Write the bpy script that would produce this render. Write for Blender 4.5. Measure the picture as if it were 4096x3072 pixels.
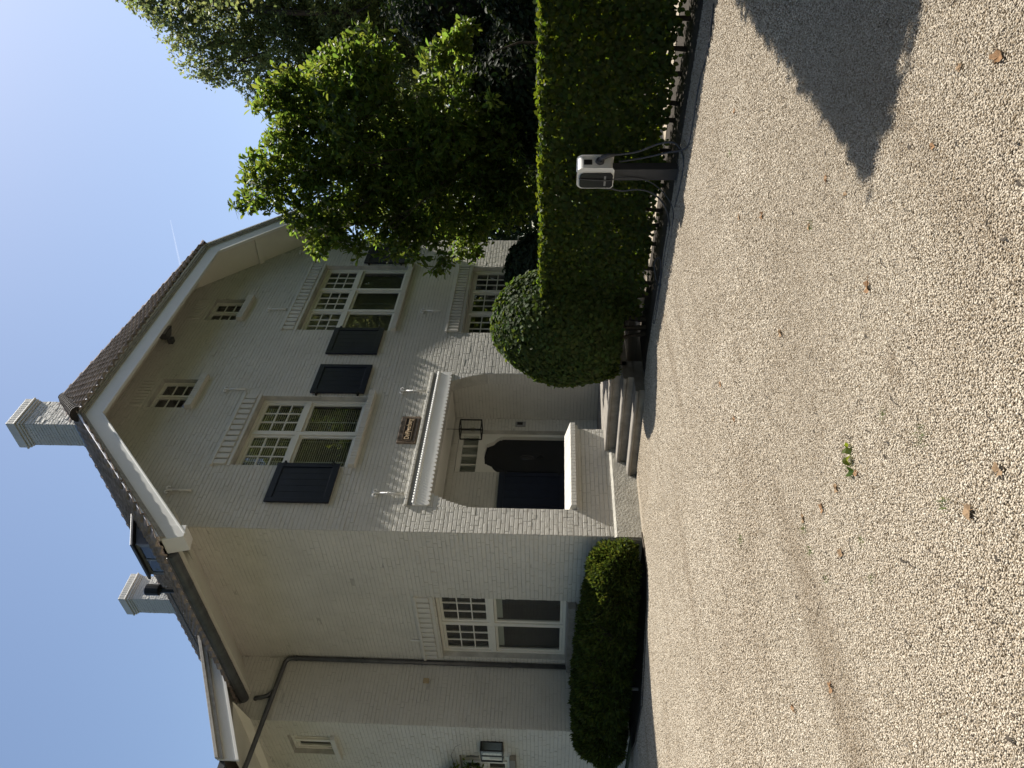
import bpy, math, random
import numpy as np
from mathutils import Vector, Matrix
random.seed(7); rng = np.random.default_rng(11)
for o in list(bpy.data.objects): bpy.data.objects.remove(o)
scene = bpy.context.scene
COL = scene.collection
rad = math.radians

# ------------------------------------------------------------------ camera (phone held sideways: picture lies on its side)
CAM = np.array([-8.649, -10.647, 1.6]); YAW, PITCH, ROLL, FPX = rad(39.62), rad(3.15), rad(.705), 3018.
fw = np.array([math.cos(YAW)*math.cos(PITCH), math.sin(YAW)*math.cos(PITCH), math.sin(PITCH)])
r0 = np.array([math.sin(YAW), -math.cos(YAW), 0.]); u0 = np.cross(r0, fw)
rt = math.cos(ROLL)*r0 + math.sin(ROLL)*u0; up = -math.sin(ROLL)*r0 + math.cos(ROLL)*u0
cd = bpy.data.cameras.new('camera'); cam = bpy.data.objects.new('camera', cd); COL.objects.link(cam)
cd.sensor_fit = 'HORIZONTAL'; cd.sensor_width = 36; cd.lens = FPX/4096*36; cd.clip_start = .05; cd.clip_end = 12000
m = Matrix.Identity(4)
for i in range(3):
    m[i][0] = -up[i]; m[i][1] = rt[i]; m[i][2] = -fw[i]; m[i][3] = CAM[i]
cam.matrix_world = m
scene.camera = cam

# ------------------------------------------------------------------ world, sun, exposure
SUN = Vector((.60, -.151, 1.)).normalized()
w = bpy.data.worlds.new('World'); scene.world = w; w.use_nodes = True
nt = w.node_tree; bg = nt.nodes['Background']; sk = nt.nodes.new('ShaderNodeTexSky')
sk.sky_type = 'NISHITA'; sk.sun_disc = False; sk.sun_elevation = math.asin(SUN.z); sk.sun_rotation = math.atan2(SUN.x, SUN.y)
sk.air_density = 1.0; sk.dust_density = 1.25; sk.ozone_density = 1.0; sk.altitude = 20
nt.links.new(sk.outputs[0], bg.inputs[0]); bg.inputs[1].default_value = .104
sl = bpy.data.lights.new('sun', 'SUN'); sl.energy = 5.0; sl.angle = rad(.53); sl.color = (1, .94, .84)
so = bpy.data.objects.new('sun', sl); COL.objects.link(so); so.rotation_euler = (-SUN).to_track_quat('-Z', 'Y').to_euler(); so.location = (20, -8, 40)
vs = scene.view_settings; vs.view_transform = 'Standard'; vs.look = 'None'; vs.gamma = 1; vs.exposure = .67; vs.use_curve_mapping = False
scene.render.engine = 'CYCLES'
scene.cycles.max_bounces = 6; scene.cycles.transparent_max_bounces = 8; scene.cycles.diffuse_bounces = 3; scene.cycles.glossy_bounces = 2; scene.cycles.transmission_bounces = 3

# ------------------------------------------------------------------ materials
def mat(name, col, rough=.6, var=.0, vscale=6., bump=0., bscale=40., metal=0., spec=.4, island=0., col2=None, objrand=0.):
    m = bpy.data.materials.new(name); m.use_nodes = True; t = m.node_tree; b = t.nodes['Principled BSDF']
    b.inputs['Roughness'].default_value = rough; b.inputs['Metallic'].default_value = metal; b.inputs['Specular IOR Level'].default_value = spec
    c = (*col, 1); b.inputs['Base Color'].default_value = c; out = None
    tc = t.nodes.new('ShaderNodeTexCoord'); geo = t.nodes.new('ShaderNodeNewGeometry')
    def mix(fac, a, bcol):
        n = t.nodes.new('ShaderNodeMix'); n.data_type = 'RGBA'; n.inputs[0].default_value = 1
        if fac is not None: t.links.new(fac, n.inputs[0])
        for i, v in ((6, a), (7, bcol)):
            if isinstance(v, tuple): n.inputs[i].default_value = v
            else: t.links.new(v, n.inputs[i])
        return n.outputs[2]
    cur = c
    if var > 0:
        n = t.nodes.new('ShaderNodeTexNoise'); n.inputs['Scale'].default_value = vscale; n.inputs['Detail'].default_value = 5; n.inputs['Roughness'].default_value = .65
        t.links.new(geo.outputs['Position'], n.inputs['Vector'])
        rp = t.nodes.new('ShaderNodeMapRange'); rp.inputs[1].default_value = .3; rp.inputs[2].default_value = .7; t.links.new(n.outputs['Fac'], rp.inputs[0])
        c2 = (*[x*(1-var) for x in col], 1) if col2 is None else (*col2, 1)
        cur = mix(rp.outputs[0], cur, c2)
    if island > 0 or objrand > 0:
        hs = t.nodes.new('ShaderNodeHueSaturation')
        if island > 0: src = geo.outputs['Random Per Island']
        else:
            oi = t.nodes.new('ShaderNodeObjectInfo'); src = oi.outputs['Random']
        k = max(island, objrand)
        mr = t.nodes.new('ShaderNodeMapRange'); mr.inputs[3].default_value = 1-k; mr.inputs[4].default_value = 1+k; t.links.new(src, mr.inputs[0])
        t.links.new(mr.outputs[0], hs.inputs['Value'])
        if isinstance(cur, tuple): hs.inputs['Color'].default_value = cur
        else: t.links.new(cur, hs.inputs['Color'])
        cur = hs.outputs[0]
    if not isinstance(cur, tuple): t.links.new(cur, b.inputs['Base Color'])
    if bump > 0:
        n = t.nodes.new('ShaderNodeTexNoise'); n.inputs['Scale'].default_value = bscale; n.inputs['Detail'].default_value = 4
        t.links.new(geo.outputs['Position'], n.inputs['Vector'])
        bp = t.nodes.new('ShaderNodeBump'); bp.inputs['Strength'].default_value = 1; bp.inputs['Distance'].default_value = bump
        t.links.new(n.outputs['Fac'], bp.inputs['Height']); t.links.new(bp.outputs[0], b.inputs['Normal'])
    return m

def leafmat(name, col, trans, rough=.42, k=.35, tk=.4, spec=.4):
    m = bpy.data.materials.new(name); m.use_nodes = True; t = m.node_tree; b = t.nodes['Principled BSDF']; o = t.nodes['Material Output']
    geo = t.nodes.new('ShaderNodeNewGeometry')
    def hs(c, sd):
        h = t.nodes.new('ShaderNodeHueSaturation'); h.inputs['Color'].default_value = (*c, 1)
        mr = t.nodes.new('ShaderNodeMapRange'); mr.inputs[3].default_value = 1-k; mr.inputs[4].default_value = 1+k; t.links.new(geo.outputs['Random Per Island'], mr.inputs[0]); t.links.new(mr.outputs[0], h.inputs['Value'])
        wn = t.nodes.new('ShaderNodeTexWhiteNoise'); wn.noise_dimensions = '1D'; t.links.new(geo.outputs['Random Per Island'], wn.inputs['W'])
        m2 = t.nodes.new('ShaderNodeMapRange'); m2.inputs[3].default_value = .465; m2.inputs[4].default_value = .525; t.links.new(wn.outputs['Value'], m2.inputs[0]); t.links.new(m2.outputs[0], h.inputs['Hue'])
        return h.outputs[0]
    t.links.new(hs(col, 0), b.inputs['Base Color']); b.inputs['Roughness'].default_value = rough; b.inputs['Specular IOR Level'].default_value = spec
    tr = t.nodes.new('ShaderNodeBsdfTranslucent'); t.links.new(hs(trans, 1), tr.inputs['Color'])
    mx = t.nodes.new('ShaderNodeMixShader'); mx.inputs[0].default_value = tk
    t.links.new(b.outputs[0], mx.inputs[1]); t.links.new(tr.outputs[0], mx.inputs[2]); t.links.new(mx.outputs[0], o.inputs['Surface'])
    return m

def glassmat(name, tint=(1, 1, 1), base=.13):
    m = bpy.data.materials.new(name); m.use_nodes = True; t = m.node_tree; t.nodes.remove(t.nodes['Principled BSDF']); o = t.nodes['Material Output']
    g = t.nodes.new('ShaderNodeBsdfGlossy'); g.inputs['Roughness'].default_value = .015
    tp = t.nodes.new('ShaderNodeBsdfTransparent'); tp.inputs['Color'].default_value = (*tint, 1)
    lw = t.nodes.new('ShaderNodeLayerWeight'); pw = t.nodes.new('ShaderNodeMath'); pw.operation = 'POWER'; pw.inputs[1].default_value = 4.; t.links.new(lw.outputs['Facing'], pw.inputs[0])
    ad = t.nodes.new('ShaderNodeMath'); ad.operation = 'MULTIPLY_ADD'; ad.inputs[1].default_value = .85; ad.inputs[2].default_value = base; ad.use_clamp = True
    t.links.new(pw.outputs[0], ad.inputs[0])
    n = t.nodes.new('ShaderNodeTexNoise'); n.inputs['Scale'].default_value = 1.6; ge = t.nodes.new('ShaderNodeNewGeometry'); t.links.new(ge.outputs['Position'], n.inputs['Vector'])
    bp = t.nodes.new('ShaderNodeBump'); bp.inputs['Distance'].default_value = .012; t.links.new(n.outputs['Fac'], bp.inputs['Height']); t.links.new(bp.outputs[0], g.inputs['Normal'])
    mx = t.nodes.new('ShaderNodeMixShader'); t.links.new(ad.outputs[0], mx.inputs[0]); t.links.new(tp.outputs[0], mx.inputs[1]); t.links.new(g.outputs[0], mx.inputs[2]); t.links.new(mx.outputs[0], o.inputs['Surface'])
    return m

M = {}
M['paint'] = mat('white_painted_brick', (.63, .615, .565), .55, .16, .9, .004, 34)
M['joint'] = mat('painted_mortar', (.58, .565, .52), .7, .42, 2.6, .002, 70)
M['wood'] = mat('white_woodwork', (.76, .76, .74), .38, .06, 2.5, .0004, 30)
M['frame'] = mat('cream_window_paint', (.76, .74, .67), .35, .05, 3)
M['soffit'] = mat('cream_soffit', (.74, .72, .64), .5, .08, 2.)
M['moulding'] = mat('weathered_moulding', (.44, .42, .38), .6, .4, 9.)
M['metal_trim'] = mat('pale_metal_trim', (.72, .72, .76), .35, .08, 4, metal=.2)
M['navy'] = mat('navy_shutter_paint', (.014, .018, .034), .35, .3, 4, .0005, 25)
M['door'] = mat('black_door_paint', (.012, .013, .016), .32, .3, 4)
M['iron'] = mat('black_iron', (.012, .012, .013), .45)
M['zinc'] = mat('weathered_zinc', (.13, .135, .145), .42, .45, 3.5, .0015, 12, metal=.45)
M['tile'] = mat('brown_grey_roof_tile', (.40, .335, .30), .85, .4, 5., .002, 50, spec=.08, island=.22)
M['tileo'] = mat('brown_grey_roof_tile_single', (.40, .335, .30), .85, .4, 5., .002, 50, spec=.08, objrand=.22)
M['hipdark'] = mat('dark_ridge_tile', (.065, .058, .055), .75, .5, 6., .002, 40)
M['lead'] = mat('lead_flashing', (.33, .34, .36), .4, .4, 8, .01, 9, metal=.5)
M['stone'] = mat('grey_bluestone_step', (.31, .288, .255), .7, .35, 5., .0012, 90, col2=(.19, .172, .15))
M['stucco'] = mat('plinth_stucco', (.52, .50, .44), .8, .34, 4., .014, 24)
M['black'] = mat('black_plastic', (.012, .012, .013), .35)
M['room'] = mat('room_interior', (.10, .095, .09), .8, .4, 2)
M['blind'] = mat('pale_blind', (.50, .50, .45), .6); M['blind_grey'] = mat('grey_blind', (.20, .205, .18), .7, .3, 2.)
M['curtain'] = mat('dark_curtain', (.13, .12, .11), .85, .4, 3.)
M['bark'] = mat('tree_bark', (.075, .06, .045), .9, .5, 9., .01, 30)
M['soil'] = mat('dark_soil', (.045, .036, .028), .95, .5, 10., .02, 25)
M['path'] = mat('pale_path', (.42, .36, .28), .85, .35, 3., .004, 40)
M['plaque'] = mat('weathered_terracotta', (.25, .185, .13), .75, .55, 25., .004, 60)
M['plaquedark'] = mat('plaque_recess', (.03, .022, .018), .8)
M['letters'] = mat('tan_lettering', (.62, .47, .30), .6, .3, 30)
M['white_plastic'] = mat('white_plastic', (.78, .78, .76), .3, .04, 8)
M['dark_panel'] = mat('dark_gloss_panel', (.025, .024, .026), .14)
M['grey_post'] = mat('anthracite_post', (.045, .045, .05), .5, .2, 8)
M['cable'] = mat('grey_cable', (.06, .063, .07), .5)
M['deadleaf'] = mat('dry_brown_leaf', (.30, .17, .08), .8, .4, 40., .004, 60)
M['deadleaf2'] = mat('pale_dry_leaf', (.34, .225, .125), .8, .5, 40., .004, 60)
M['greyplastic'] = mat('grey_plastic', (.25, .25, .25), .4)
M['ochre'] = mat('ochre_plastic', (.42, .33, .2), .5)
M['bulb'] = glassmat('bulb_glass', (.95, .93, .88), .12)
M['glass'] = glassmat('window_glass', (.86, .9, .88))
M['clearglass'] = glassmat('lantern_glass', (.96, .97, .96), .02)
M['hedge'] = leafmat('hedge_leaf', (.030, .048, .012), (.23, .32, .02), .55, .4, .36, .16)
M['globe'] = leafmat('clipped_shrub_leaf', (.042, .066, .02), (.17, .26, .03), .62, .4, .30, .14)
M['magnolia'] = leafmat('broad_tree_leaf', (.045, .076, .018), (.28, .39, .05), .45, .4, .42, .28)
M['beech'] = leafmat('small_tree_leaf', (.062, .082, .036), (.30, .35, .11), .5, .4, .5, .2)
M['dark_shrub'] = leafmat('shaded_evergreen_leaf', (.018, .03, .013), (.06, .10, .02), .6, .4, .2, .15)  # dark evergreen leaves, with the garden shade partly put into their colour
M['yew'] = leafmat('yew_needle', (.03, .05, .013), (.15, .20, .025), .6, .5, .32, .2)
M['yewlit'] = leafmat('sunlit_yew_needle', (.05, .075, .014), (.25, .32, .03), .5, .4, .38)  # yew copy with sunlight painted into its colour, not used
M['weed'] = leafmat('weed_blade', (.07, .12, .025), (.16, .24, .04), .5, .3, .35)

# gravel: voronoi pebbles, colour per cell
def gravelmat(name, pebble):
    m = bpy.data.materials.new(name); m.use_nodes = True; t = m.node_tree; b = t.nodes['Principled BSDF']; b.inputs['Roughness'].default_value = .8; b.inputs['Specular IOR Level'].default_value = .25
    ge = t.nodes.new('ShaderNodeNewGeometry'); L = t.links.new
    cr = t.nodes.new('ShaderNodeValToRGB'); e = cr.color_ramp.elements
    e[0].position = 0; e[0].color = (.17, .135, .09, 1); e[1].position = 1; e[1].color = (.70, .635, .53, 1)
    for p, c in ((.10, (.31, .25, .175, 1)), (.4, (.505, .445, .36, 1)), (.8, (.615, .55, .45, 1))):
        q = e.new(p); q.color = c
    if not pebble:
        for q in e: q.color = tuple(v*.78 for v in q.color[:3])+(1,)  # darker sheet: dirt plus the stones' own shade put into the colour
    if pebble:
        oi = t.nodes.new('ShaderNodeObjectInfo'); L(oi.outputs['Random'], cr.inputs[0]); last = cr.outputs[0]
    else:
        vo = t.nodes.new('ShaderNodeTexVoronoi'); vo.inputs['Scale'].default_value = 78; L(ge.outputs['Position'], vo.inputs['Vector'])
        sp = t.nodes.new('ShaderNodeSeparateColor'); L(vo.outputs['Color'], sp.inputs[0]); L(sp.outputs[0], cr.inputs[0]); last = cr.outputs[0]
        v2 = t.nodes.new('ShaderNodeTexVoronoi'); v2.inputs['Scale'].default_value = 78; v2.feature = 'SMOOTH_F1'; L(ge.outputs['Position'], v2.inputs['Vector'])
        iv = t.nodes.new('ShaderNodeMath'); iv.operation = 'SUBTRACT'; iv.inputs[0].default_value = 1; L(v2.outputs['Distance'], iv.inputs[1])
        bp = t.nodes.new('ShaderNodeBump'); bp.inputs['Distance'].default_value = .02; bp.inputs['Strength'].default_value = 1; L(iv.outputs[0], bp.inputs['Height']); L(bp.outputs[0], b.inputs['Normal'])
    # worn darker tracks and dirt patches
    n = t.nodes.new('ShaderNodeTexNoise'); n.inputs['Scale'].default_value = .55; n.inputs['Detail'].default_value = 6; n.inputs['Roughness'].default_value = .62
    L(ge.outputs['Position'], n.inputs['Vector'])
    mr = t.nodes.new('ShaderNodeMapRange'); mr.inputs[1].default_value = .42; mr.inputs[2].default_value = .72; mr.inputs[3].default_value = 0; mr.inputs[4].default_value = .38; L(n.outputs['Fac'], mr.inputs[0])
    n3 = t.nodes.new('ShaderNodeTexNoise'); n3.inputs['Scale'].default_value = 2.3; n3.inputs['Detail'].default_value = 7; n3.inputs['Roughness'].default_value = .7; L(ge.outputs['Position'], n3.inputs['Vector'])
    m3 = t.nodes.new('ShaderNodeMapRange'); m3.inputs[1].default_value = .56; m3.inputs[2].default_value = .72; m3.inputs[3].default_value = 0; m3.inputs[4].default_value = .6; L(n3.outputs['Fac'], m3.inputs[0])
    mpn = t.nodes.new('ShaderNodeMapping'); mpn.inputs['Rotation'].default_value = (0, 0, rad(-68)); mpn.inputs['Scale'].default_value = (.16, 1.5, 1); L(ge.outputs['Position'], mpn.inputs['Vector'])
    n4 = t.nodes.new('ShaderNodeTexNoise'); n4.inputs['Scale'].default_value = 1.; n4.inputs['Detail'].default_value = 5; L(mpn.outputs[0], n4.inputs['Vector'])
    m4 = t.nodes.new('ShaderNodeMapRange'); m4.inputs[1].default_value = .52; m4.inputs[2].default_value = .70; m4.inputs[3].default_value = 0; m4.inputs[4].default_value = .52; L(n4.outputs['Fac'], m4.inputs[0])
    ad4 = t.nodes.new('ShaderNodeMath'); ad4.operation = 'MAXIMUM'; L(mr.outputs[0], ad4.inputs[0]); L(m3.outputs[0], ad4.inputs[1])
    ad3 = t.nodes.new('ShaderNodeMath'); ad3.operation = 'MAXIMUM'; L(ad4.outputs[0], ad3.inputs[0]); L(m4.outputs[0], ad3.inputs[1])
    mx = t.nodes.new('ShaderNodeMix'); mx.data_type = 'RGBA'; L(ad3.outputs[0], mx.inputs[0]); L(last, mx.inputs[6]); mx.inputs[7].default_value = (.25, .19, .125, 1)
    L(mx.outputs[2], b.inputs['Base Color'])
    return m
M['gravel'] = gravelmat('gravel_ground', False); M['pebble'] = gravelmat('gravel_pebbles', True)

# ------------------------------------------------------------------ mesh helpers
def link(name, me, material, parent=None, label=None, cat=None, group=None, kind=None):
    o = bpy.data.objects.new(name, me); COL.objects.link(o)
    if me is not None and material is not None and not me.materials: me.materials.append(material)
    if parent is not None: o.parent = parent
    for k, v in (('label', label), ('category', cat), ('group', group), ('kind', kind)):
        if v: o[k] = v
    return o
def empty(name, loc=(0, 0, 0), label=None, cat=None, group=None):
    o = bpy.data.objects.new(name, None); COL.objects.link(o); o.location = loc; o.empty_display_size = .1
    for k, v in (('label', label), ('category', cat), ('group', group)):
        if v: o[k] = v
    return o
class MB:
    def __init__(s): s.v = []; s.f = []
    def poly(s, pts):
        n = len(s.v); s.v += [tuple(p) for p in pts]; s.f.append(tuple(range(n, n+len(pts)))); return s
    def hexa(s, p):   # 8 corners: bottom 4, top 4
        n = len(s.v); s.v += [tuple(q) for q in p]
        for f in ((0, 3, 2, 1), (4, 5, 6, 7), (0, 1, 5, 4), (1, 2, 6, 5), (2, 3, 7, 6), (3, 0, 4, 7)): s.f.append(tuple(n+i for i in f))
        return s
    def box(s, x0, x1, y0, y1, z0, z1, mp=None):
        p = [(x0, y0, z0), (x1, y0, z0), (x1, y1, z0), (x0, y1, z0), (x0, y0, z1), (x1, y0, z1), (x1, y1, z1), (x0, y1, z1)]
        if mp: p = [mp(a, b, c) for a, b, c in p]
        return s.hexa(p)
    def tube(s, path, r, n=8, cap=True):
        P = [Vector(p) for p in path]; R = r if isinstance(r, (list, tuple)) else [r]*len(P); base = len(s.v)
        prev = None
        for i, p in enumerate(P):
            d = (P[min(i+1, len(P)-1)] - P[max(i-1, 0)]).normalized()
            if prev is None:
                a = d.orthogonal().normalized()
            else:
                a = prev - d*prev.dot(d)
                a = a.normalized() if a.length > 1e-6 else d.orthogonal().normalized()
            prev = a; b = d.cross(a)
            for k in range(n):
                t = 2*math.pi*k/n; s.v.append(tuple(p + (a*math.cos(t)+b*math.sin(t))*R[i]))
        for i in range(len(P)-1):
            for k in range(n):
                s.f.append((base+i*n+k, base+i*n+(k+1) % n, base+(i+1)*n+(k+1) % n, base+(i+1)*n+k))
        if cap:
            s.f.append(tuple(base+k for k in reversed(range(n)))); s.f.append(tuple(base+(len(P)-1)*n+k for k in range(n)))
        return s
    def prism(s, pts, d):  # closed polygon pts swept along vector d
        n = len(s.v); k = len(pts); d = Vector(d)
        s.v += [tuple(p) for p in pts] + [tuple(Vector(p)+d) for p in pts]
        s.f.append(tuple(n+i for i in range(k))); s.f.append(tuple(n+k+i for i in reversed(range(k))))
        for i in range(k): s.f.append((n+i, n+(i+1) % k, n+k+(i+1) % k, n+k+i))
        return s
    def sphere(s, c, rx, ry=None, rz=None, n=10, m=6):
        ry = ry or rx; rz = rz or rx; b = len(s.v)
        for i in range(m+1):
            ph = math.pi*i/m
            for k in range(n):
                t = 2*math.pi*k/n; s.v.append((c[0]+rx*math.sin(ph)*math.cos(t), c[1]+ry*math.sin(ph)*math.sin(t), c[2]+rz*math.cos(ph)))
        for i in range(m):
            for k in range(n): s.f.append((b+i*n+k, b+i*n+(k+1) % n, b+(i+1)*n+(k+1) % n, b+(i+1)*n+k))
        return s
    def mesh(s, name, smooth=False):
        me = bpy.data.meshes.new(name); me.from_pydata(s.v, [], s.f); me.update()
        if smooth: me.polygons.foreach_set('use_smooth', [True]*len(me.polygons))
        return me
    def build(s, name, material, parent=None, label=None, cat=None, group=None, kind=None, smooth=False, bevel=0):
        o = link(name, s.mesh(name, smooth), material, parent, label, cat, group, kind)
        if bevel:
            b = o.modifiers.new('bevel', 'BEVEL'); b.width = bevel; b.segments = 2; b.limit_method = 'ANGLE'
        return o
def np_mesh(name, V, F):
    V = np.asarray(V, np.float32).reshape(-1, 3); F = np.asarray(F, np.int32)
    me = bpy.data.meshes.new(name); k = F.shape[1]; n = len(F)
    me.vertices.add(len(V)); me.vertices.foreach_set('co', V.ravel())
    me.loops.add(n*k); me.loops.foreach_set('vertex_index', F.ravel())
    me.polygons.add(n); me.polygons.foreach_set('loop_start', np.arange(0, n*k, k, dtype=np.int32))
    try: me.polygons.foreach_set('loop_total', np.full(n, k, np.int32))
    except Exception: pass
    me.update(calc_edges=True); me.validate()
    return me
# wall coordinates: a along the wall, b up, c outwards
gable = lambda a, b, c: (a, -c, b)
side = lambda a, b, c: (-c, a, b)
wingf = lambda a, b, c: (a, 4.36-c, b)
wings = lambda a, b, c: (-1.4-c, a, b)
doorw = lambda a, b, c: (a, 1.4-c, b)
porchr = lambda a, b, c: (4.6-c, a, b)     # right-hand inside wall of the porch, looks to -x
porchl = lambda a, b, c: (.57+c, a, b)
def wbox(mb, mp, a0, a1, b0, b1, c0, c1):
    return mb.box(a0, a1, b0, b1, c0, c1, mp)

# ------------------------------------------------------------------ foliage helpers
T_OB = np.array([(0, 0, 0), (.36, .26, .05), (.74, .34, .02), (1, 0, -.10), (.74, -.34, .02), (.36, -.26, .05)])   # obovate, two folded halves
F_OB = np.array([(0, 1, 2, 3), (0, 3, 4, 5)])
T_OV = np.array([(0, 0, 0), (.28, .36, .07), (.68, .34, .03), (1, 0, -.10), (.68, -.34, .03), (.28, -.36, .07)])
T_DI = np.array([(0, 0, 0), (.5, .36, .05), (1, 0, -.05), (.5, -.36, .05)]); F_DI = np.array([(0, 1, 2, 3)])
def norm(a): return a/np.maximum(np.linalg.norm(a, axis=1, keepdims=True), 1e-9)
def leaf_mesh(name, P, D, N, S, W, T, F):
    D = norm(D); Y = norm(np.cross(N, D)); Z = np.cross(D, Y); S = S[:, None, None]
    V = P[:, None, :] + S*(T[None, :, 0:1]*D[:, None, :] + T[None, :, 1:2]*W*Y[:, None, :] + T[None, :, 2:3]*Z[:, None, :])
    n = len(P); k = len(T); FF = (F[None] + (np.arange(n)*k)[:, None, None]).reshape(-1, F.shape[1])
    return np_mesh(name, V.reshape(-1, 3), FF)
def sph(n): return norm(rng.normal(size=(n, 3)))
def shell_leaves(name, P, O, size, W, T, F, jit=.55, droop=.5, upb=.25):
    """leaves lying on a clipped surface: P points, O outward normals"""
    n = len(P); N = norm(O + jit*rng.normal(size=(n, 3))*.7 + np.array([0, 0, upb]))
    D = norm(np.cross(N, sph(n))) + np.array([0, 0, -droop])*rng.random((n, 1)); D = D - N*(D*N).sum(1, keepdims=True)*.8
    S = size*(.65+.6*rng.random(n))
    return leaf_mesh(name, P, D, N, S, W, T, F)

# ================================================================== SETTING
mb = MB(); mb.poly([(-400, -400, -.03), (400, -400, -.03), (400, 400, -.03), (-400, 400, -.03)])
mb.build('lawn', mat('lawn_grass', (.05, .075, .022), .9, .4, 2., .02, 30), kind='structure')
mb = MB(); mb.poly([(1.2, -14, -.015), (30, -14, -.015), (30, 4, -.015), (-2.4, 4.4, -.015), (-2.4, -.5, -.015), (1.2, -.5, -.015)]); mb.build('garden_soil', M['soil'], kind='structure')
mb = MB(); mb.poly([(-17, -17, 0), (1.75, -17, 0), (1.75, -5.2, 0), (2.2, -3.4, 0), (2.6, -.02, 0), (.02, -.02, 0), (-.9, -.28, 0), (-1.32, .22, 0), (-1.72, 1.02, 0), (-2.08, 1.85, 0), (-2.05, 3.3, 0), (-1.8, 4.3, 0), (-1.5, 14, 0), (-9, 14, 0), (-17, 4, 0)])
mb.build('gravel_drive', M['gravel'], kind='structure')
mb = MB(); mb.poly([(2.1, -30, -.005), (4.6, -30, -.005), (4.9, -.3, -.005), (2.4, -.3, -.005)])
mb.build('garden_path', M['path'], kind='structure')
# pebbles: every stone real near the camera
def pebbles():
    ca, sa = math.cos(YAW), math.sin(YAW); out = []
    for s, R0, R1, sc in ((.0088, 2.2, 6.6, 1.), (.0145, 5.0, 15.5, 1.65)):
        n = int(R1/s)
        gx_, gy_ = np.meshgrid(np.arange(0, n)*s, np.arange(-int(n*.62), int(n*.62))*s); f_ = gx_.ravel(); l_ = gy_.ravel()
        f_ = f_+(rng.random(len(f_))-.5)*s*1.3; l_ = l_+(rng.random(len(l_))-.5)*s*1.3
        d = np.hypot(f_, l_); pr = rng.random(len(f_))
        keep = (f_ > 2.2) & (np.abs(l_) < f_*.56+.25) & (pr < (np.clip((6.6-d)/1.6, 0, 1) if sc == 1. else np.clip((d-5.0)/1.6, 0, 1)*np.clip((15.5-d)/2, 0, 1)))
        X = f_[keep]*ca+l_[keep]*sa+CAM[0]; Y = f_[keep]*sa-l_[keep]*ca+CAM[1]
        ok = (X < 1.7) & (Y < 3.2)
        # keep off the steps, plinth and beds
        ok &= ~((X > 1.42) & (Y > -2.15)) & ~((Y > -.04) & (X > -.03)) & ~((X > -1.0-.42*np.clip(Y+.3, 0, 3)) & (Y > -.3+.0*X) & (X > -2.1))
        ok &= ~(X > 1.40+(Y+4.2)*.21)
        out.append(np.stack([X[ok], Y[ok], .005+.008*rng.random(ok.sum()), np.full(ok.sum(), sc)], 1))
    A = np.concatenate(out); X, Y, Zc = A[:, 0], A[:, 1], A[:, 2]
    me = bpy.data.meshes.new('gravel_stones'); me.vertices.add(len(X)); me.vertices.foreach_set('co', np.stack([X, Y, Zc], 1).astype(np.float32).ravel()); me.update()
    me.materials.append(M['pebble']); at_ = me.attributes.new('stone_scale', 'FLOAT', 'POINT'); at_.data.foreach_set('value', A[:, 3].astype(np.float32))
    o = link('gravel_stones', me, None, kind='stuff', label='loose pale beige gravel stones covering the drive', cat='gravel')
    ng = bpy.data.node_groups.new('scatter_stones', 'GeometryNodeTree'); ng.interface.new_socket('Geometry', in_out='INPUT', socket_type='NodeSocketGeometry'); ng.interface.new_socket('Geometry', in_out='OUTPUT', socket_type='NodeSocketGeometry')
    N = ng.nodes; L = ng.links.new; gi = N.new('NodeGroupInput'); go = N.new('NodeGroupOutput')
    ico = N.new('GeometryNodeMeshIcoSphere'); ico.inputs['Radius'].default_value = .0050; ico.inputs['Subdivisions'].default_value = 1
    sm = N.new('GeometryNodeSetShadeSmooth'); L(ico.outputs[0], sm.inputs[0])
    st = N.new('GeometryNodeSetMaterial'); st.inputs['Material'].default_value = M['pebble']; L(sm.outputs[0], st.inputs[0])
    ip = N.new('GeometryNodeInstanceOnPoints'); L(gi.outputs[0], ip.inputs['Points']); L(st.outputs[0], ip.inputs['Instance'])
    rr = N.new('FunctionNodeRandomValue'); rr.data_type = 'FLOAT_VECTOR'; rr.inputs[0].default_value = (-.5, -.5, 0); rr.inputs[1].default_value = (.5, .5, 6.28); L(rr.outputs[0], ip.inputs['Rotation'])
    rs = N.new('FunctionNodeRandomValue'); rs.data_type = 'FLOAT_VECTOR'; rs.inputs[0].default_value = (.65, .5, .4); rs.inputs[1].default_value = (1.45, .95, .75); na = N.new('GeometryNodeInputNamedAttribute'); na.data_type = 'FLOAT'; na.inputs['Name'].default_value = 'stone_scale'; vm_ = N.new('ShaderNodeVectorMath'); vm_.operation = 'SCALE'; L(rs.outputs[0], vm_.inputs[0]); L(na.outputs[0], vm_.inputs['Scale']); L(vm_.outputs[0], ip.inputs['Scale']); rs.inputs['Seed'].default_value = 5
    L(ip.outputs[0], go.inputs[0])
    md = o.modifiers.new('scatter', 'NODES'); md.node_group = ng
pebbles()

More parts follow.
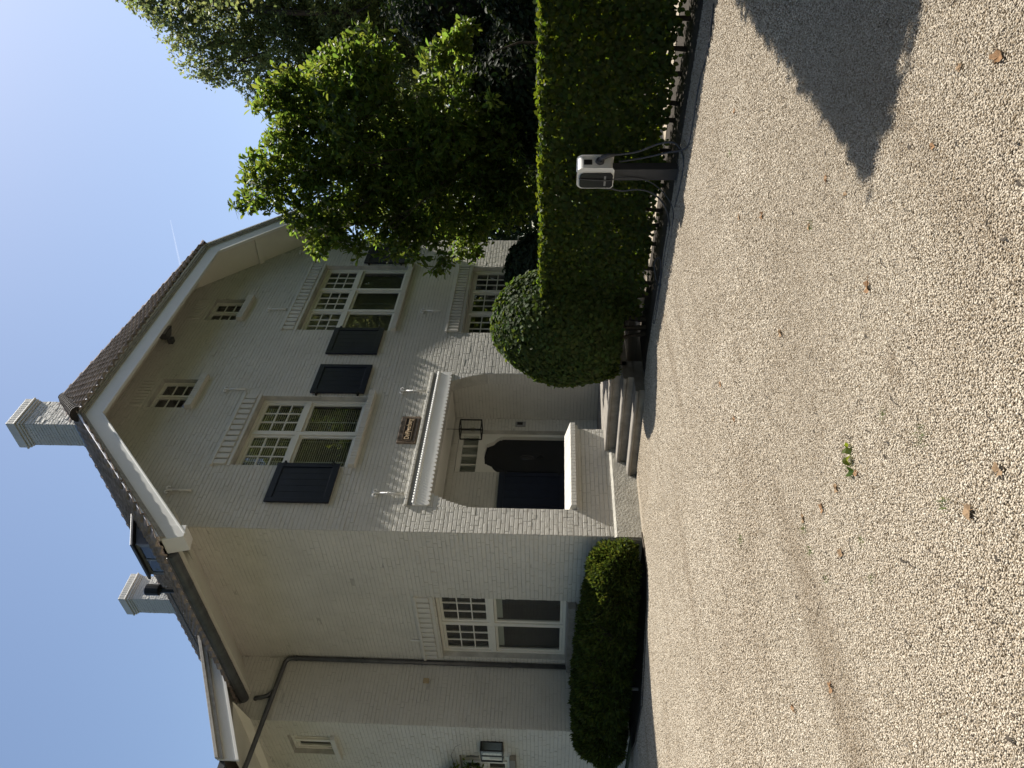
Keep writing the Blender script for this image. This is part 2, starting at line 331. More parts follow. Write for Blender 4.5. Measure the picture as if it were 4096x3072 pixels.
# ================================================================== HOUSE
house = empty('brick_house', (0, 0, 0), 'white painted brick villa with a half hipped tiled roof and navy shutters', 'house')
CH = .08       # course height
BRICKS = []    # (mp, a0,a1,b0,b1, distance)
def cut(a0, a1, holes):
    segs = [(a0, a1)]
    for h0, h1 in holes:
        out = []
        for s0, s1 in segs:
            if h1 <= s0 or h0 >= s1: out.append((s0, s1)); continue
            if h0 - s0 > .03: out.append((s0, h0))
            if s1 - h1 > .03: out.append((h1, s1))
        segs = out
    return segs
def lay(mp, a0, a1, b0, b1, holes=(), bands=(), inside=None, phase=0, L=.238):
    """lay courses of bricks on a wall; holes = rectangles, bands = rowlock bands (b0,b1)"""
    k = 0; b = b0
    while b < b1-.02:
        band = [q for q in bands if q[0]-.001 <= b < q[1]-.01]
        if band:
            t = band[0][1]-band[0][0]; step = .083
            xs = np.arange(a0, a1, step); ends = [(x, min(x+step, a1)) for x in xs]
        else:
            t = CH; ends = []; x = a0 - (L*.5 if (k+phase) % 2 else 0) - (L*.25 if ((k+phase)//2) % 2 else 0)
            while x < a1:
                l = L if random.random() > .16 else L*.5
                if x+l > a0: ends.append((max(x, a0), min(x+l, a1)))
                x += l
        t = min(t, b1-b); hs = [(h[0], h[1]) for h in holes if h[2] < b+t-.025 and h[3] > b+.025]
        for e0, e1 in ends:
            for s0, s1 in cut(e0, e1, hs):
                if s1-s0 < .04: continue
                if inside and not inside((s0+s1)/2, b+t/2): continue
                BRICKS.append((mp, s0, s1, b, b+t))
        b += t; k += 1
def panel(mp, a_edges, b_edges, holes, c=0., inside=None, depth=.0):
    """mortar face with openings"""
    mb = MB(); A = sorted(set(a_edges) | {h[0] for h in holes} | {h[1] for h in holes}); Bs = sorted(set(b_edges) | {h[2] for h in holes} | {h[3] for h in holes})
    for i in range(len(A)-1):
        for j in range(len(Bs)-1):
            ca, cb = (A[i]+A[i+1])/2, (Bs[j]+Bs[j+1])/2
            if any(h[0] < ca < h[1] and h[2] < cb < h[3] for h in holes): continue
            if inside and not inside(ca, cb): continue
            mb.poly([mp(A[i], Bs[j], c), mp(A[i+1], Bs[j], c), mp(A[i+1], Bs[j+1], c), mp(A[i], Bs[j+1], c)])
    return mb
# --- openings (a0,a1,b0,b1)
W2 = (1.59, 3.69, 5.64, 7.98); W1 = (6.2, 9.25, 5.6, 7.9); W3 = (6.14, 9.2, 1.5, 3.82)
A1 = (3.27, 4.23, 9.60, 10.46); A2 = (6.6, 7.52, 9.58, 10.42); PORCH = (.607, 4.567, .47, 3.9)
SW = (1.97, 4.10, 1.29, 3.9); DOOR = (2.85, 4.2, .57, 3.78)
# corbelled upper corners of the porch opening
CORB = []
for i in range(11):
    t = (i+1)/11; w_ = .33*(t**1.7); b = 3.9-.88+.08*i
    CORB.append((b, b+.08, w_))
g_in = lambda a, b: b < 8.55+.96*a and b < 11.2 and b < 8.55+.96*(10.69-a)
holes_g = [W1, W2, W3, A1, A2, PORCH]
bands_g = [(1.20, 1.32), (3.76, 3.88)]
lay(gable, 0, 10.69, .48, 11.2, holes_g, bands_g, g_in)
for b0, b1, w_ in CORB:
    for a0, a1 in ((.607, .607+w_), (4.567-w_*.86, 4.567)):
        if a1-a0 > .02:
            BRICKS.append((gable, a0-.004, a1, b0, b1))
lay(gable, .607, 2.78, .48, 1.10, phase=1)                                   # low porch wall
lay(side, 0, 4.36, .0, 8.36, [SW], [(5.84, 5.96), (3.76, 3.88)], None, 1)
lay(wingf, -1.4, 0, 0, 9.0, [], [(3.76, 3.88)], lambda a, b: b < 8.95+.5*a, 0)
lay(wings, 4.36, 9, .3, 7.75, [(4.99, 5.8, 6.17, 7.1), (5.59, 6.6, 2.44, 3.5)], (), None, 1)
lay(doorw, .57, 4.6, .57, 3.9, [DOOR], [(3.72, 3.84)], None, 0)
lay(porchr, .3, 1.4, .57, 3.9, [], [(1.20, 1.32)], None, 1)
lay(lambda a, b, c: (4.567-c, a, b), 0, .3, .57, 3.1, [], (), None, 0)          # reveal, right
lay(lambda a, b, c: (2.78+c, a, b), 0, .3, .55, 1.14, [], (), None, 0)          # end of the low wall
# --- wall faces behind the bricks
mb = panel(gable, [0, .04, 10.65, 10.69]+list(np.arange(.35, 10.6, .35)), [0, 11.25]+list(np.arange(8.2, 11.25, .18)), holes_g, 0, lambda a, b: b < 8.8+.96*a and b < 11.25 and b < 8.8+.96*(10.69-a))
for a0, a1, b0, b1 in (W1, W2, W3, A1, A2):       # reveals
    for q in (((a0, b0), (a1, b0)), ((a1, b0), (a1, b1)), ((a1, b1), (a0, b1)), ((a0, b1), (a0, b0))):
        mb.poly([gable(*q[0], 0), gable(*q[1], 0), gable(*q[1], -.3), gable(*q[0], -.3)])
a0, a1, b0, b1 = PORCH
for q in (((a1, b0), (a1, b1)), ((a1, b1), (a0, b1)), ((a0, b1), (a0, b0))):
    mb.poly([gable(*q[0], 0), gable(*q[1], 0), gable(*q[1], -.3), gable(*q[0], -.3)])
gw = mb.build('gable_wall', M['joint'], house)
mb = MB()
for b0, b1, w_ in CORB: mb.box(.600, .607+w_-.004, .0005, .3, b0, b1-.0005)
mb.build('porch_corbel', M['joint'], house); mb = MB()
for b0, b1, w_ in CORB: mb.box(4.567-w_*.86+.004, 4.574, .0005, .3, b0, b1-.0005)
mb.build('porch_corbel', M['joint'], house)
mb = panel(side, [0, 4.36], [0, 8.45], [SW])
for q in (((SW[0], SW[2]), (SW[1], SW[2])), ((SW[1], SW[2]), (SW[1], SW[3])), ((SW[1], SW[3]), (SW[0], SW[3])), ((SW[0], SW[3]), (SW[0], SW[2]))):
    mb.poly([side(*q[0], 0), side(*q[1], 0), side(*q[1], -.3), side(*q[0], -.3)])
mb.build('side_wall', M['joint'], house)
mb = panel(wingf, [-1.4, -1.05, -.7, -.35, 0], [0, 7]+list(np.arange(7.2, 9.2, .1)), [], 0, lambda a, b: b < 9.05+.5*a)
mb.build('wing_front_wall', M['joint'], house)
WH = [(4.99, 5.8, 6.17, 7.1), (5.59, 6.6, 2.44, 3.5)]
mb = panel(wings, [4.36, 14], [0, 7.8], WH)
for h in WH:
    for q in (((h[0], h[2]), (h[1], h[2])), ((h[1], h[2]), (h[1], h[3])), ((h[1], h[3]), (h[0], h[3])), ((h[0], h[3]), (h[0], h[2]))):
        mb.poly([wings(*q[0], 0), wings(*q[1], 0), wings(*q[1], -.25), wings(*q[0], -.25)])
wbox(mb, wings, 4.36, 14, 0, .3, .002, .05)
mb.build('wing_side_wall', M['joint'], house)
mb = MB(); mb.poly([(10.69, 0, 0), (10.69, 16, 0), (10.69, 16, 8.7), (10.69, 0, 8.7)]); mb.poly([(0, 16, 0), (10.69, 16, 0), (10.69, 16, 8.6), (5.35, 16, 13.8), (0, 16, 8.6)]); mb.poly([(-1.4, 14, 0), (0, 14, 0), (0, 14, 9), (-1.4, 14, 8.3)])
mb.poly([(0, 4.36, 0), (0, 16, 0), (0, 16, 8.3), (0, 4.36, 8.3)])
mb.build('rear_wall', M['joint'], house)
# porch inside
mb = panel(doorw, [.5, 4.7], [.4, 4.05], [DOOR]); mb.poly([(4.6, .3, .4), (4.6, 1.4, .4), (4.6, 1.4, 4.05), (4.6, .3, 4.05)]); mb.poly([(.57, .3, .4), (.57, 1.4, .4), (.57, 1.4, 4.05), (.57, .3, 4.05)])
mb.poly([(4.567, .3, .4), (4.6, .3, .4), (4.6, .3, 4), (4.567, .3, 4)])
for q in (((DOOR[0], DOOR[2]), (DOOR[0], DOOR[3])), ((DOOR[0], DOOR[3]), (DOOR[1], DOOR[3])), ((DOOR[1], DOOR[3]), (DOOR[1], DOOR[2]))):
    mb.poly([doorw(*q[0], 0), doorw(*q[1], 0), doorw(*q[1], -.3), doorw(*q[0], -.3)])
mb.build('porch_wall', M['joint'], house)
mb = MB(); mb.box(.5, 4.7, .02, 1.5, 3.93, 4.0); mb.build('porch_ceiling', M['soffit'], house)
mb = MB(); mb.box(.6, 4.6, .005, 1.7, .2, .568); mb.build('porch_floor', M['stone'], house)
mb = MB(); mb.box(.607, 2.772, .002, .3, .45, 1.139); mb.build('low_wall_core', M['joint'], house)
# cap of the low wall: bricks on edge plus corbel course
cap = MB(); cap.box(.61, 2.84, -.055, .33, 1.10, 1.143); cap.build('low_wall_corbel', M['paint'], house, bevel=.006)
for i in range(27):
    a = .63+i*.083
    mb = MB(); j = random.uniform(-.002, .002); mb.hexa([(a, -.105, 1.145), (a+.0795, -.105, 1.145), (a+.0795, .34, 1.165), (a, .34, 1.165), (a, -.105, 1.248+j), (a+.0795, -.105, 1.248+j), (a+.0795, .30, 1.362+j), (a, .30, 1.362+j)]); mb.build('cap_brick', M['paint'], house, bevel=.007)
# plinth of rough stucco that follows the steps
mb = MB(); mb.prism([(-.03, -.045, 0), (1.40, -.045, 0), (1.47, -.045, .16), (1.80, -.045, .17), (1.83, -.045, .34), (2.14, -.045, .36), (2.14, -.045, .44), (-.03, -.045, .44)], (0, .044, 0)); mb.hexa([(-.03, -.045, .4402), (2.14, -.045, .4402), (2.14, -.001, .4402), (-.03, -.001, .4402), (-.03, -.007, .485), (2.14, -.007, .485), (2.14, -.001, .485), (-.03, -.001, .485)])
mb.build('plinth', M['stucco'], house, bevel=.006)
mb = MB(); mb.box(2.14, 10.69, -.04, -.001, 0, .475); mb.box(-.045, -.001, .01, 4.36, -.02, .3); mb.build('plinth_course', M['stucco'], house)

# --- windows
def window(mp, W, bays, bt, grid=(3, 3), setb=.12, F=.065, sf=.055, mul=.085, blinds=True, name='window'):
    a0, a1, b0, b1 = W; c0, c1 = -setb-.07, -setb
    fr = MB(); e = .003
    wbox(fr, mp, a0+e, a0+F, b0+e, b1-e, c0, c1); wbox(fr, mp, a1-F, a1-e, b0+e, b1-e, c0, c1)
    wbox(fr, mp, a0+F, a1-F, b0+e, b0+F, c0, c1); wbox(fr, mp, a0+F, a1-F, b1-F, b1-e, c0, c1)
    wid = (a1-a0-2*F-(bays-1)*mul)/bays; xs = []
    for i in range(bays):
        x = a0+F+i*(wid+mul); xs.append((x, x+wid))
        if i: wbox(fr, mp, x-mul, x, b0+F, b1-F, c0, c1+.012)
    cells = []
    for x0, x1 in xs:
        if bt:
            wbox(fr, mp, x0, x1, bt-.055, bt+.055, c0, c1+.02)
            cells.append((x0, x1, bt+.055, b1-F, grid)); cells.append((x0, x1, b0+F, bt-.055, (1, 1)))
        else: cells.append((x0, x1, b0+F, b1-F, grid))
    wn = fr.build(name, M['frame'], house, bevel=.004)
    for x0, x1, z0, z1, (nx, nz) in cells:
        sa = MB(); s0, s1 = c0+.005, c1-.02
        wbox(sa, mp, x0+.004, x0+sf, z0+.004, z1-.004, s0, s1); wbox(sa, mp, x1-sf, x1-.004, z0+.004, z1-.004, s0, s1)
        wbox(sa, mp, x0+sf, x1-sf, z0+.004, z0+sf, s0, s1); wbox(sa, mp, x0+sf, x1-sf, z1-sf, z1-.004, s0, s1)
        gx = np.linspace(x0+sf, x1-sf, nx+1); gz = np.linspace(z0+sf, z1-sf, nz+1)
        for x in gx[1:-1]: wbox(sa, mp, x-.012, x+.012, z0+sf, z1-sf, s0+.006, s1-.008)
        for z in gz[1:-1]: wbox(sa, mp, x0+sf, x1-sf, z-.012, z+.012, s0+.008, s1-.010)
        sa.build('sash', M['frame'], wn, bevel=.003)
        for i in range(nx):
            for j in range(nz):
                p = MB(); p.poly([mp(gx[i], gz[j], s0+.018), mp(gx[i+1], gz[j], s0+.018), mp(gx[i+1], gz[j+1], s0+.018), mp(gx[i], gz[j+1], s0+.018)]); p.build('pane', M['glass'], wn)
    if blinds:
        bl = MB(); z = b0+.1
        while z < b1-.08:
            t = .011 if blinds == 'open' else .024
            bl.poly([mp(a0+.1, z, -setb-.17), mp(a1-.1, z, -setb-.17), mp(a1-.1, z+t*1.0, -setb-.15), mp(a0+.1, z+t*1.0, -setb-.15)]); z += .046 if blinds == 'open' else .03
        for x in np.arange(a0+.35, a1-.1, .6): wbox(bl, mp, x, x+.02, b0+.1, b1-.1, -setb-.146, -setb-.144)
        bl.build('blind', M['blind' if blinds == 'open' else 'blind_grey'], wn)
    rm = MB(); d = -setb-1.2
    P = lambda a, b, c: mp(a, b, c)
    rm.poly([P(a0, b0, d), P(a1, b0, d), P(a1, b1, d), P(a0, b1, d)])
    for q in (((a0, b0), (a1, b0)), ((a1, b0), (a1, b1)), ((a1, b1), (a0, b1)), ((a0, b1), (a0, b0))):
        rm.poly([P(*q[0], c0), P(*q[1], c0), P(*q[1], d), P(*q[0], d)])
    rm.build('room', M['room'], wn)
    return wn
def header(mp, wn, a0, a1, b0, b1, n):
    """projecting bricks on end above a window, with a ledge over them"""
    st = (a1-a0)/n
    me = None
    for i in range(n):
        x = a0+i*st
        mb = MB(); wbox(mb, mp, x+.022, x+st-.022, b0+.10, b1-.05, .002, .05+random.uniform(-.004, .004)); mb.build('header_brick', M['paint'], wn, bevel=.014)
    mb = MB(); wbox(mb, mp, a0-.02, a1+.02, b1-.055, b1, .002, .062); wbox(mb, mp, a0-.01, a1+.01, b0+.02, b0+.095, .002, .028); mb.build('header_ledge', M['paint'], wn, bevel=.008)
def sill(mp, wn, a0, a1, b0, b1, proj=.11):
    n = max(4, int((a1-a0)/.078)); st = (a1-a0)/n
    for i in range(n):
        x = a0+i*st+.0025; x1 = a0+(i+1)*st-.0025; j = random.uniform(-.004, .004)
        mb = MB(); p = [(x, b0, -.1), (x1, b0, -.1), (x1, b0, proj+j), (x, b0, proj+j), (x, b1+.015, -.1), (x1, b1+.015, -.1), (x1, b1-.03, proj+j), (x, b1-.03, proj+j)]
        mb.hexa([mp(*q) for q in p]); mb.build('sill_brick', M['paint'], wn, bevel=.01)
wn = window(gable, W2, 2, 6.94, blinds='open'); header(gable, wn, 1.55, 3.72, 7.98, 8.40, 13); sill(gable, wn, 1.56, 3.82, 5.48, 5.64)
wn = window(gable, W1, 3, 6.93, blinds='shut'); header(gable, wn, 6.17, 9.29, 7.9, 8.32, 19); sill(gable, wn, 6.16, 9.32, 5.45, 5.61)
wn = window(gable, W3, 3, 2.75, blinds=None); header(gable, wn, 6.13, 9.26, 3.82, 4.24, 24); sill(gable, wn, 6.1, 9.26, 1.36, 1.5)
for W in (A1, A2):
    wn = window(gable, W, 2, None, (1, 3), blinds=None, setb=.10, F=.04, sf=.03, mul=.06); sill(gable, wn, W[0]-.05, W[1]+.09, W[2]-.19, W[2]-.01, .13)
    mb = MB()
    for i in range(9):
        x = W[0]+i*(W[1]-W[0])/9; wbox(mb, gable, x+.012, x+.09, W[3]+.12, W[3]+.42, .001, .03)
    mb.build('header_course', M['paint'], wn, bevel=.006)
wn = window(side, SW, 2, 2.80, blinds=None); header(side, wn, 1.95, 4.2, 3.9, 4.31, 13)
mb = MB(); mb.hexa([side(*q) for q in [(2.0, 1.11, -.1), (4.33, 1.11, -.1), (4.33, 1.11, .16), (2.0, 1.11, .16), (2.0, 1.30, -.1), (4.33, 1.30, -.1), (4.33, 1.255, .16), (2.0, 1.255, .16)]]); mb.build('stone_sill', M['stone'], wn, bevel=.006)
mb = MB()
for i in range(2):     # lowered roller screen behind the lower lights
    wbox(mb, side, 2.1+i*1.03, 2.95+i*1.03, 2.58, 2.72, -.23, -.225)
mb.build('screen', M['blind'], wn)
wn = window(wings, WH[0], 2, None, (1, 1), blinds=None, setb=.1); mb = MB(); wbox(mb, wings, 4.93, 5.9, 6.05, 6.16, -.1, .1); mb.build('sill', M['paint'], wn, bevel=.01)
wn = window(wings, WH[1], 2, 3.0, (1, 1), blinds=None, setb=.1); mb = MB(); wbox(mb, wings, 5.5, 6.7, 2.3, 2.43, -.1, .12); mb.build('sill', M['stone'], wn, bevel=.01)

# --- shutters
def shutter(mp, a0, a1, b0, b1, hinge, c=.03, lab=None):
    mb = MB(); t = .045; f = .10
    wbox(mb, mp, a0, a0+f, b0, b1, c, c+t); wbox(mb, mp, a1-f, a1, b0, b1, c, c+t); wbox(mb, mp, a0+f, a1-f, b0, b0+f*1.25, c, c+t); wbox(mb, mp, a0+f, a1-f, b1-f*1.25, b1, c, c+t)
    s = mb.build('shutter', M['navy'], house, bevel=.005, label=lab)
    n = 5; w_ = (a1-a0-2*f)/n
    for i in range(n):
        mb = MB(); wbox(mb, mp, a0+f+i*w_+.002, a0+f+(i+1)*w_-.002, b0+f*1.25, b1-f*1.25, c+.006, c+.026); mb.build('board', M['navy'], s, bevel=.003)
    ha = a0 if hinge < 0 else a1
    for z in (b0+.14, b1-.14):
        mb = MB(); wbox(mb, mp, ha-.05, ha+.05, z-.018, z+.018, c-.028, c+.055); mb.tube([mp(ha, z-.05, c+.03), mp(ha, z+.05, c+.03)], .016, 8); mb.build('hinge', M['iron'], s)
shutter(gable, .60, 1.60, 5.77, 7.01, 1); shutter(gable, 3.77, 4.76, 5.74, 6.95, -1)
shutter(gable, 5.18, 6.21, 5.73, 6.95, 1); shutter(gable, 9.31, 10.30, 5.69, 6.87, -1)
shutter(doorw, 1.55, 2.79, 1.31, 2.76, 1)
# --- timber beam over the porch with scalloped lower edge and rope moulding
beam = MB(); pts = [(.62, 4.2), (.62, 3.93)]; n = 36; st = (4.57-.62)/n
for i in range(n):
    for k in range(5):
        t = k/5; pts.append((.62+(i+t)*st, 3.930-.05*math.sin(math.pi*t)**.6))
pts += [(4.57, 3.93), (4.57, 4.2)]
beam.prism([(x, -.032, z) for x, z in pts], (0, .030, 0)); bo = beam.build('porch_beam', M['wood'], house)
rope = MB(); n = 56
for i in range(n):
    x = .64+(i+.5)*(3.93)/n; d = .035
    rope.tube([(x-d, -.034, 4.150), (x-.3*d, -.040, 4.165), (x+.3*d, -.040, 4.195), (x+d, -.034, 4.210)], [.01, .026, .026, .01], 6)
rope.build('rope_moulding', M['wood'], bo, smooth=True)
mb = MB(); mb.box(.62, 4.56, -.02, -.002, 4.2, 4.30); mb.build('beam_shade_strip', M['greyplastic'], bo)  # grey colour stands in for the shadow under the brick ledge
for i in range(27):
    a = .605+i*.1460
    mb = MB(); mb.box(a, a+.141, -.048-random.uniform(0, .005), .0, 4.295, 4.352+random.uniform(-.003, .003)); mb.build('ledge_brick', M['paint'], house, bevel=.009)
# --- wall anchors
def anchor(x, z, h, k=1.):
    mb = MB(); y = -.045
    mb.tube([(x, y, z-h), (x, y, z-.12*k)], .022, 6); mb.hexa([(x-.03, y-.01, z-h), (x+.03, y-.01, z-h), (x+.03, y+.012, z-h), (x-.03, y+.012, z-h), (x-.014, y-.008, z-h+.1), (x+.014, y-.008, z-h+.1), (x+.014, y+.012, z-h+.1), (x-.014, y+.012, z-h+.1)])
    for s in (-1, 1):
        P = [(x, y, z-.14*k)]
        for i in range(11):
            t = i/10*4.6; r = .052*(1-i/15); P.append((x+s*(.058-r*math.cos(t)), y, z-.03+r*math.sin(t)*1.0))
        mb.tube(P, .017, 6)
    mb.sphere((x, y-.006, z-.27), .026, n=8, m=5); mb.tube([(x, y, z-.27), (x, .0, z-.27)], .012, 6)
    mb.build('wall_anchor', M['wood'], house, smooth=True)
for x, z, h in ((.855, 8.99, .5), (3.865, 8.9, .48), (7.03, 8.88, .48), (9.93, 8.85, .48), (.88, 4.97, .56), (3.88, 4.94, .55), (7.01, 4.93, .48)): anchor(x, z, h)
mb = MB(); mb.tube([side(3.48, 4.05, .03), side(3.48, 4.52, .03)], .014, 6); wbox(mb, side, 3.44, 3.52, 4.26, 4.30, 0, .05); mb.build('wall_anchor', M['wood'], house)

# --- front door
DY = 1.58
fr = MB(); fr.box(2.85, 2.93, DY-.06, DY+.06, .57, 3.78); fr.box(4.12, 4.20, DY-.06, DY+.06, .57, 3.78); fr.box(2.93, 4.12, DY-.06, DY+.06, 3.68, 3.78); fr.box(2.93, 4.12, DY-.08, DY+.06, 3.20, 3.32)
door = fr.build('front_door', M['frame'], house, bevel=.006)
# shaped head over the leaf
def ogee():
    P = []; x0, x1, zt, zs = 2.93, 4.12, 3.16, 2.78; c = (x0+x1)/2
    half = [(0, 0), (.03, .0), (.03, .045), (.065, .09), (.12, .14), (.19, .18), (.225, .24), (.25, .29), (.27, .30), (.27, .34), (.595, .38)]
    left = [(x0+a, zs+b) for a, b in half]; right = [(x1-a, zs+b) for a, b in reversed(half[:-1])]
    return left+right
og = ogee()
mb = MB(); mb.prism([(x, DY-.07, z) for x, z in [(2.93, 3.21)]+og+[(4.12, 3.21)]][::-1], (0, .11, 0)); mb.build('door_head', M['frame'], door)
mb = MB(); mb.box(2.93, 4.12, DY+.045, DY+.10, .57, 3.22); lf = mb.build('door_leaf', M['door'], door)
mb = MB()
mb.prism([(3.09, DY+.02, .85), (3.96, DY+.02, .85), (3.96, DY+.02, 2.62), (3.75, DY+.02, 2.86), (3.30, DY+.02, 2.86), (3.09, DY+.02, 2.62)], (0, .022, 0)); pn = mb.build('door_panel', M['door'], door, bevel=.012)
mb = MB(); mb.sphere((3.52, DY+.018, 2.18), .075, .012, .17, 14, 8); mb.build('door_oculus', M['dark_panel'], door, smooth=True)
mb = MB(); mb.tube([(3.52+.05*math.sin(t), DY-.02, 1.86+.06*math.cos(t)) for t in np.linspace(0, 6.28, 14)], .009, 6); mb.sphere((3.52, DY+.0, 1.93), .022); mb.build('door_knocker', M['iron'], door)
mb = MB()
for x in np.linspace(2.93, 4.12, 5)[1:-1]: mb.box(x-.014, x+.014, DY-.03, DY+.02, 3.32, 3.68)
tw = mb.build('transom_bars', M['frame'], door)
for i in range(4):
    x0 = 2.93+i*.2975; mb = MB(); mb.poly([(x0, DY, 3.32), (x0+.2975, DY, 3.32), (x0+.2975, DY, 3.68), (x0, DY, 3.68)]); mb.build('transom_pane', M['glass'], door)
mb = MB(); n = 40
for i in range(n):
    x = 2.93+i*1.19/n; mb.poly([(x, DY+.1+.02*math.sin(i*1.4), 3.3), (x+1.19/n, DY+.1+.02*math.sin((i+1)*1.4), 3.3), (x+1.19/n, DY+.1+.02*math.sin((i+1)*1.4), 3.7), (x, DY+.1+.02*math.sin(i*1.4), 3.7)])
mb.build('net_curtain', mat('net_curtain', (.30, .30, .25), .8), door)

# --- eaves: soffit, fascia, mouldings
O = [(-.80, 7.82), (2.1, 10.68), (8.5, 10.62), (11.62, 7.66)]; I = [(-.80, 7.80), (2.7, 11.2), (8.0, 11.17), (11.62, 7.68)]
mb = MB()
for i in range(3):
    mb.poly([(O[i][0], -.8, O[i][1]), (O[i+1][0], -.8, O[i+1][1]), (I[i+1][0], .02, I[i+1][1]), (I[i][0], .02, I[i][1])])
sf = mb.build('rake_soffit', M['soffit'], house)
for t in (.28, .62, .88):
    ox, oz = O[2][0]+(O[3][0]-O[2][0])*t, O[2][1]+(O[3][1]-O[2][1])*t
    mb = MB(); mb.hexa([(ox-.05, -.79, oz+.0), (ox+.05, -.79, oz-.095), (ox+.05, .01, oz-.065), (ox-.05, .01, oz+.03), (ox-.065, -.79, oz-.02), (ox+.035, -.79, oz-.115), (ox+.035, .01, oz-.085), (ox-.065, .01, oz+.01)]); mb.build('soffit_batten', M['soffit'], sf)
Bt = [(-.84, 7.70), (2.12, 10.56), (8.52, 10.50), (11.66, 7.52)]; Tp = [(-.97, 8.10), (2.06, 11.02), (8.80, 10.94), (11.82, 7.98)]
def strip(B, T, y0, y1):
    mb = MB()
    for i in range(3):
        mb.hexa([(B[i][0], y0, B[i][1]), (B[i+1][0], y0, B[i+1][1]), (B[i+1][0], y1, B[i+1][1]), (B[i][0], y1, B[i][1]), (T[i][0], y0, T[i][1]), (T[i+1][0], y0, T[i+1][1]), (T[i+1][0], y1, T[i+1][1]), (T[i][0], y1, T[i][1])])
    return mb
def lerp(A, B, t): return [(a[0]+(b[0]-a[0])*t, a[1]+(b[1]-a[1])*t) for a, b in zip(A, B)]
strip(Bt, Tp, -.85, -.80).build('fascia', M['wood'], house)
strip(lerp(Bt, Tp, .72), lerp(Bt, Tp, .80), -.88, -.851).build('fascia_moulding', M['moulding'], house, bevel=.006)
strip(lerp(Bt, Tp, .80), lerp(Bt, Tp, .92), -.905, -.851).build('fascia_moulding', M['moulding'], house, bevel=.01)
strip(lerp(Bt, Tp, .93), lerp(Bt, Tp, 1.03), -.93, -.851).build('verge_trim', M['metal_trim'], house, bevel=.006)
strip(lerp(Bt, Tp, -.05), lerp(Bt, Tp, .05), -.87, -.79).build('fascia_bead', M['wood'], house, bevel=.008)
# boxed end of the rake at the left eave
mb = MB(); mb.hexa([(-.90, -.86, 7.70), (-.66, -.86, 7.74), (-.66, -.50, 7.74), (-.90, -.50, 7.70), (-.99, -.86, 8.05), (-.66, -.86, 8.34), (-.66, -.50, 8.34), (-.99, -.50, 8.05)]); mb.build('eave_box', M['wood'], house, bevel=.008)
# side eave soffit, gutter, downpipes
mb = MB(); mb.poly([(-.86, -.49, 7.88), (0.02, -.49, 8.36), (0.02, 5.6, 8.36), (-.86, 5.6, 7.88)]); mb.poly([(-.86, -.49, 7.88), (-.86, 5.6, 7.88), (-.90, 5.6, 8.12), (-.90, -.49, 8.12)]); mb.build('side_soffit', M['soffit'], house)
mb = MB(); gx, gz, gr_ = -.97, 8.03, .105
for i in range(10):
    t0, t1 = math.pi*(1+i/10), math.pi*(1+(i+1)/10)
    p = lambda t, y, r=gr_: (gx+r*math.cos(t), y, gz+r*1.35*math.sin(t))
    mb.poly([p(t0, -.49), p(t1, -.49), p(t1, 4.75), p(t0, 4.75)])
mb.poly([(gx+gr_*math.cos(math.pi*(1+i/10)), 4.75, gz+gr_*1.35*math.sin(math.pi*(1+i/10))) for i in range(11)]); mb.poly([(gx+gr_*math.cos(math.pi*(1+i/10)), -.49, gz+gr_*1.35*math.sin(math.pi*(1+i/10))) for i in range(11)])
mb.tube([(gx-gr_, -.49, gz), (gx-gr_, 4.75, gz)], .014, 6)
gut = mb.build('gutter', M['zinc'], house, smooth=True)
for y in (.35, 1.22, 2.1, 2.98, 3.85):
    mb = MB(); n = 10
    for i in range(n):
        t0, t1 = math.pi*(1+i/n), math.pi*(1+(i+1)/n); p = lambda t, yy: (gx+.112*math.cos(t), yy, gz+.112*1.35*math.sin(t))
        mb.poly([p(t0, y), p(t1, y), p(t1, y+.03), p(t0, y+.03)])
    mb.build('gutter_joint', M['zinc'], gut, smooth=True)
mb = MB(); yy = 4.36-.075
mb.tube([(-2.62, yy+.2, 7.62), (-2.5, yy, 7.50), (-2.2, yy, 7.47), (-.16, yy, 7.335), (-.09, yy, 7.29), (-.062, yy, 7.2), (-.06, yy, 6.8), (-.06, yy, .25)], .05, 10)
mb.tube([(-.97, 4.55, 7.93), (-.97, 4.5, 7.82), (-.97, yy+.02, 7.72), (-.97, yy, 7.62), (-.92, yy, 7.48), (-.8, yy, 7.38)], .045, 10)
dp = mb.build('downpipe', M['zinc'], house, smooth=True)
for z in (7.1, 5.65, 4.35, 2.45):
    mb = MB(); mb.tube([(-.06, yy, z-.02), (-.06, yy, z+.02)], .058, 10); mb.box(-.075, -.045, yy-.075, yy-.045, z-.015, z+.015); mb.box(-.07, -.05, yy, 4.37, z-.01, z+.01); mb.build('pipe_clip', M['zinc'], dp)

# --- roof planes
SL = (14.05-8.1)/(5.35+.97)
def lz(x): return 8.1+SL*(x+.97)
mb = MB(); mb.poly([(-.95, -.86, 8.08), (2.05, -.86, 11.0), (5.35, 1.57, 14.02), (5.35, 16.3, 14.02), (-.95, 16.3, 8.08)]); mb.poly([(11.8, -.86, 7.96), (8.8, -.86, 10.92), (5.35, 1.57, 14.02), (5.35, 16.3, 14.02), (11.8, 16.3, 7.96)]); mb.poly([(2.05, -.86, 11.0), (8.8, -.86, 10.92), (5.35, 1.57, 14.02)])
mb.build('roof', M['tile'], house)
